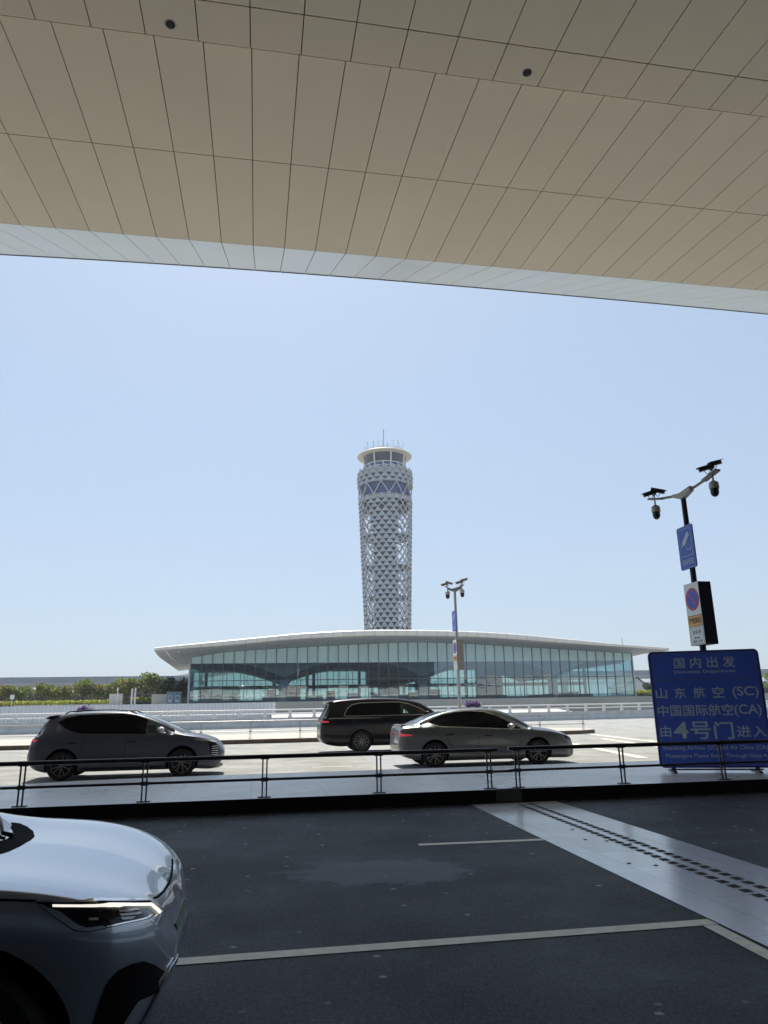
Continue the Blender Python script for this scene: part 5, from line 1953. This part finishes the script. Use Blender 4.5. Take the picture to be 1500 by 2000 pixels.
# ---- silver car close to the viewer, lower left
near = dict(
    L=4.47, Wmax=.93, r=.335, arch=.40, axles=(1.06, 3.78), paint=paint('paint_silver', (.42, .48, .58), .62, .30, 1.0, 1.95),
    top=[(0, .7), (.03, .95), (.12, 1.1), (.3, 1.35), (.5, 1.46), (1.2, 1.58), (1.9, 1.57), (2.4, 1.46), (2.9, 1.25), (3.25, 1.055), (3.45, .985), (3.62, .943), (3.76, .928), (3.85, .920), (4.0, .897), (4.16, .855), (4.30, .795), (4.39, .725), (4.44, .63), (4.47, .54)],
    bot=[(0, .45), (.1, .3), (.4, .2), (4.1, .18), (4.26, .20), (4.36, .28), (4.42, .38), (4.47, .46)],
    belt=[(0, .68), (.1, .9), (.5, .98), (2.5, .97), (3.3, .94), (3.8, .912), (4.1, .866), (4.28, .795), (4.40, .70), (4.47, .50)],
    W=[(0, .66), (.08, .78), (.3, .87), (.8, .92), (3.75, .93), (4.0, .905), (4.15, .86), (4.26, .795), (4.35, .70), (4.41, .59), (4.45, .46), (4.47, .34)],
    roofW=[(0, .6), (.5, .60), (2.2, .60), (2.9, .64), (3.3, .72), (3.7, .80), (4.05, .78), (4.26, .66), (4.40, .46), (4.47, .24)],
    bulge=[(0, 0), (1.0, .02), (2.4, .10), (3.4, .02), (4.47, 0)],
    glass=[([(.7, 1.22), (.95, 1.42), (1.8, 1.49), (2.4, 1.42), (2.9, 1.22), (3.3, 1.01), (3.3, .99), (.9, 1.03)], 'black_glass')],
    seams=[[(2.1, .98), (2.1, .3)], [(3.3, .96), (3.22, .6), (3.2, .3)]],
    handles=[(1.1, .88), (2.3, .87)],
    cladding=[([(1.5, .18), (3.35, .18), (3.35, .27), (1.5, .27)], 'black_plastic')],
    mirror=(2.98, 1.06),
    side_bits=[],
    bits=[('windscreen', sym([(2.35, 0, 1.5), (2.4, .5, 1.47), (2.85, .60, 1.3), (3.28, .74, 1.06), (3.54, .44, 1.01), (3.64, 0, 1.0)]), (0, 0, -1), 'screen_glass', .006),
          ('cowl_panel', sym([(3.64, 0, 1.02), (3.625, .15, 1.02), (3.59, .30, 1.03), (3.54, .42, 1.04), (3.52, .50, 1.0), (3.56, .52, 1.0), (3.61, .47, 1.0), (3.67, .36, 1.0), (3.72, .20, 1.0), (3.735, .08, 1.0), (3.737, 0, 1.0)]), (0, 0, -1), 'seam', .003),
          ('rear_window', sym([(.45, 0, 1.4), (.45, .52, 1.4), (.18, .62, 1.15), (.16, 0, 1.15)]), (1, 0, -.3), 'screen_glass', .006)],
)
car4, b4, body4 = make_car('silver_car', 'silver car nose close up at the lower left with slim headlight and green plate', 'car', (-4.77, 3.0 + .93, 0), near)
near_bits = [
    ('headlight', [(4.018, .876, .858), (4.073, .876, .812), (4.152, .858, .752), (4.193, .838, .739), (4.306, .743, .734), (4.395, .551, .71), (4.404, .454, .701), (4.364, .47, .749), (4.198, .795, .83)], 'lamp_black', .005),
    ('headlight_surround', [(4.030, .877, .850), (4.076, .875, .812), (4.153, .857, .755), (4.193, .838, .742), (4.250, .79, .740), (4.240, .80, .748), (4.191, .836, .754), (4.161, .85, .769), (4.104, .862, .815)], 'chrome_dim', .008),
    ('headlight_surround', [(4.250, .79, .740), (4.302, .746, .737), (4.388, .565, .714), (4.386, .575, .720), (4.300, .745, .742), (4.248, .79, .744)], 'chrome', .009),
    ('headlight_trim', [(4.018, .875, .860), (4.196, .787, .832), (4.364, .436, .750), (4.414, .388, .687), (4.409, .442, .694), (4.365, .48, .748), (4.199, .80, .828), (4.024, .876, .855)], 'chrome', .010),
    ('running_light', [(4.074, .864, .841), (4.233, .781, .813), (4.373, .491, .740), (4.407, .446, .698), (4.402, .49, .699), (4.371, .528, .738), (4.234, .785, .805), (4.076, .867, .834)], 'drl', .011),
    ('lens_reflector', [(4.281, .749, .785), (4.333, .666, .765), (4.35, .647, .754), (4.288, .746, .777)], 'lens_pale', .008),
    ('lens_reflector', [(4.286, .75, .773), (4.346, .669, .754), (4.359, .654, .744), (4.293, .747, .764)], 'lens_pale', .008),
    ('lens_reflector', [(4.292, .749, .760), (4.338, .692, .747), (4.329, .708, .742), (4.299, .745, .750)], 'lens_pale', .008),
    ('projector', [(4.194, .826, .783), (4.223, .807, .778), (4.224, .809, .770), (4.195, .828, .775)], 'lens_pale', .008),
    ('air_intake', [(4.301, .757, .584), (4.339, .714, .591), (4.378, .655, .581), (4.41, .588, .547), (4.441, .49, .492), (4.424, .543, .475), (4.425, .534, .436), (4.367, .664, .45), (4.347, .692, .427), (4.328, .717, .399), (4.27, .77, .33), (4.20, .82, .33), (4.235, .801, .436), (4.245, .796, .479), (4.257, .79, .524), (4.274, .78, .561)], 'intake_black', .005),
    ('bumper_strip', [(4.462, .30, .482), (4.455, .428, .474), (4.428, .521, .431), (4.40, .58, .382), (4.382, .617, .357), (4.33, .68, .28), (4.318, .70, .29), (4.368, .635, .368), (4.39, .597, .398), (4.42, .54, .445), (4.45, .44, .49), (4.46, .32, .497)], 'chrome', .012),
]
MAT['chrome_dim'] = mat('chrome_dim', (.42, .46, .50), .28, .6)
MAT['lens_pale'] = mat('lens_pale', (.62, .60, .62), .12, .2)
MAT['intake_black'] = mat('intake_black', (.006, .006, .007), .8, spec=.15)
MAT['drl'] = mat('running_light_white', (.9, .88, .80), .3)
MAT['drl'].node_tree.nodes['Principled BSDF'].inputs['Emission Color'].default_value = (1, .97, .86, 1)
MAT['drl'].node_tree.nodes['Principled BSDF'].inputs['Emission Strength'].default_value = .7
for s in (-1, 1):
    for nm, poly, mk, lf in near_bits:
        decal(nm, b4, [(x - (.05 if s > 0 else 0), s * (y + (.12 if s > 0 else 0)), z - (.03 if s > 0 else 0)) for x, y, z in poly], (-.45, -s, -.12), MAT[mk], car4, lf * (1 if s < 0 else .4), .02, .012 if s < 0 else .004)
    # bonnet shut line from the headlight to the nose
    pth = [(4.366, .445, .752), (4.384, .30, .735), (4.393, .16, .725), (4.397, 0, .722)]
    for a, c in zip(pth, pth[1:]):
        decal('bonnet_seam', b4, [(a[0] - .004, s * a[1], a[2] + .004), (c[0] - .004, s * c[1], c[2] + .004), (c[0] + .004, s * c[1], c[2] - .004), (a[0] + .004, s * a[1], a[2] - .004)], (-.5, -s * .2, -.85), MAT['seam'], car4, .002, .05, 0)
    for p, q in (((3.60, .888), (3.80, .880)), ((3.80, .880), (3.92, .873)), ((3.92, .873), (4.02, .860))):
        decal('bonnet_seam', b4, side([(p[0], p[1] + .0035), (p[0], p[1] - .0035), (q[0], q[1] - .0035), (q[0], q[1] + .0035)], s), (0, -s, 0), MAT['seam'], car4, .002, .05, 0)
# green number plate in its holder, wiper
mb = MB()
mb.box((4.440, -.225, .455), (4.456, .225, .60))
hl = mb.build('license_plate', MAT['black_plastic'], car4, bevel=.004)
mb = MB()
mb.box((4.4565, -.21, .465), (4.460, .21, .59))
mb.build('plate_face', MAT['plate_green'], hl)
for s in (-1, 1):
    mb = MB()
    w0 = Vector((3.60, s * .26 - .16, .962))
    w1 = Vector((3.46, s * .26 + .22, 1.0))
    mb.tube([w0 + Vector((.05, -.01, -.012)), w0, lerp(w0, w1, .5) + Vector((0, 0, .008)), w1], [.012, .010, .009, .006], 6)
    mb.build('wiper', MAT['black_plastic'], car4, smooth=True)
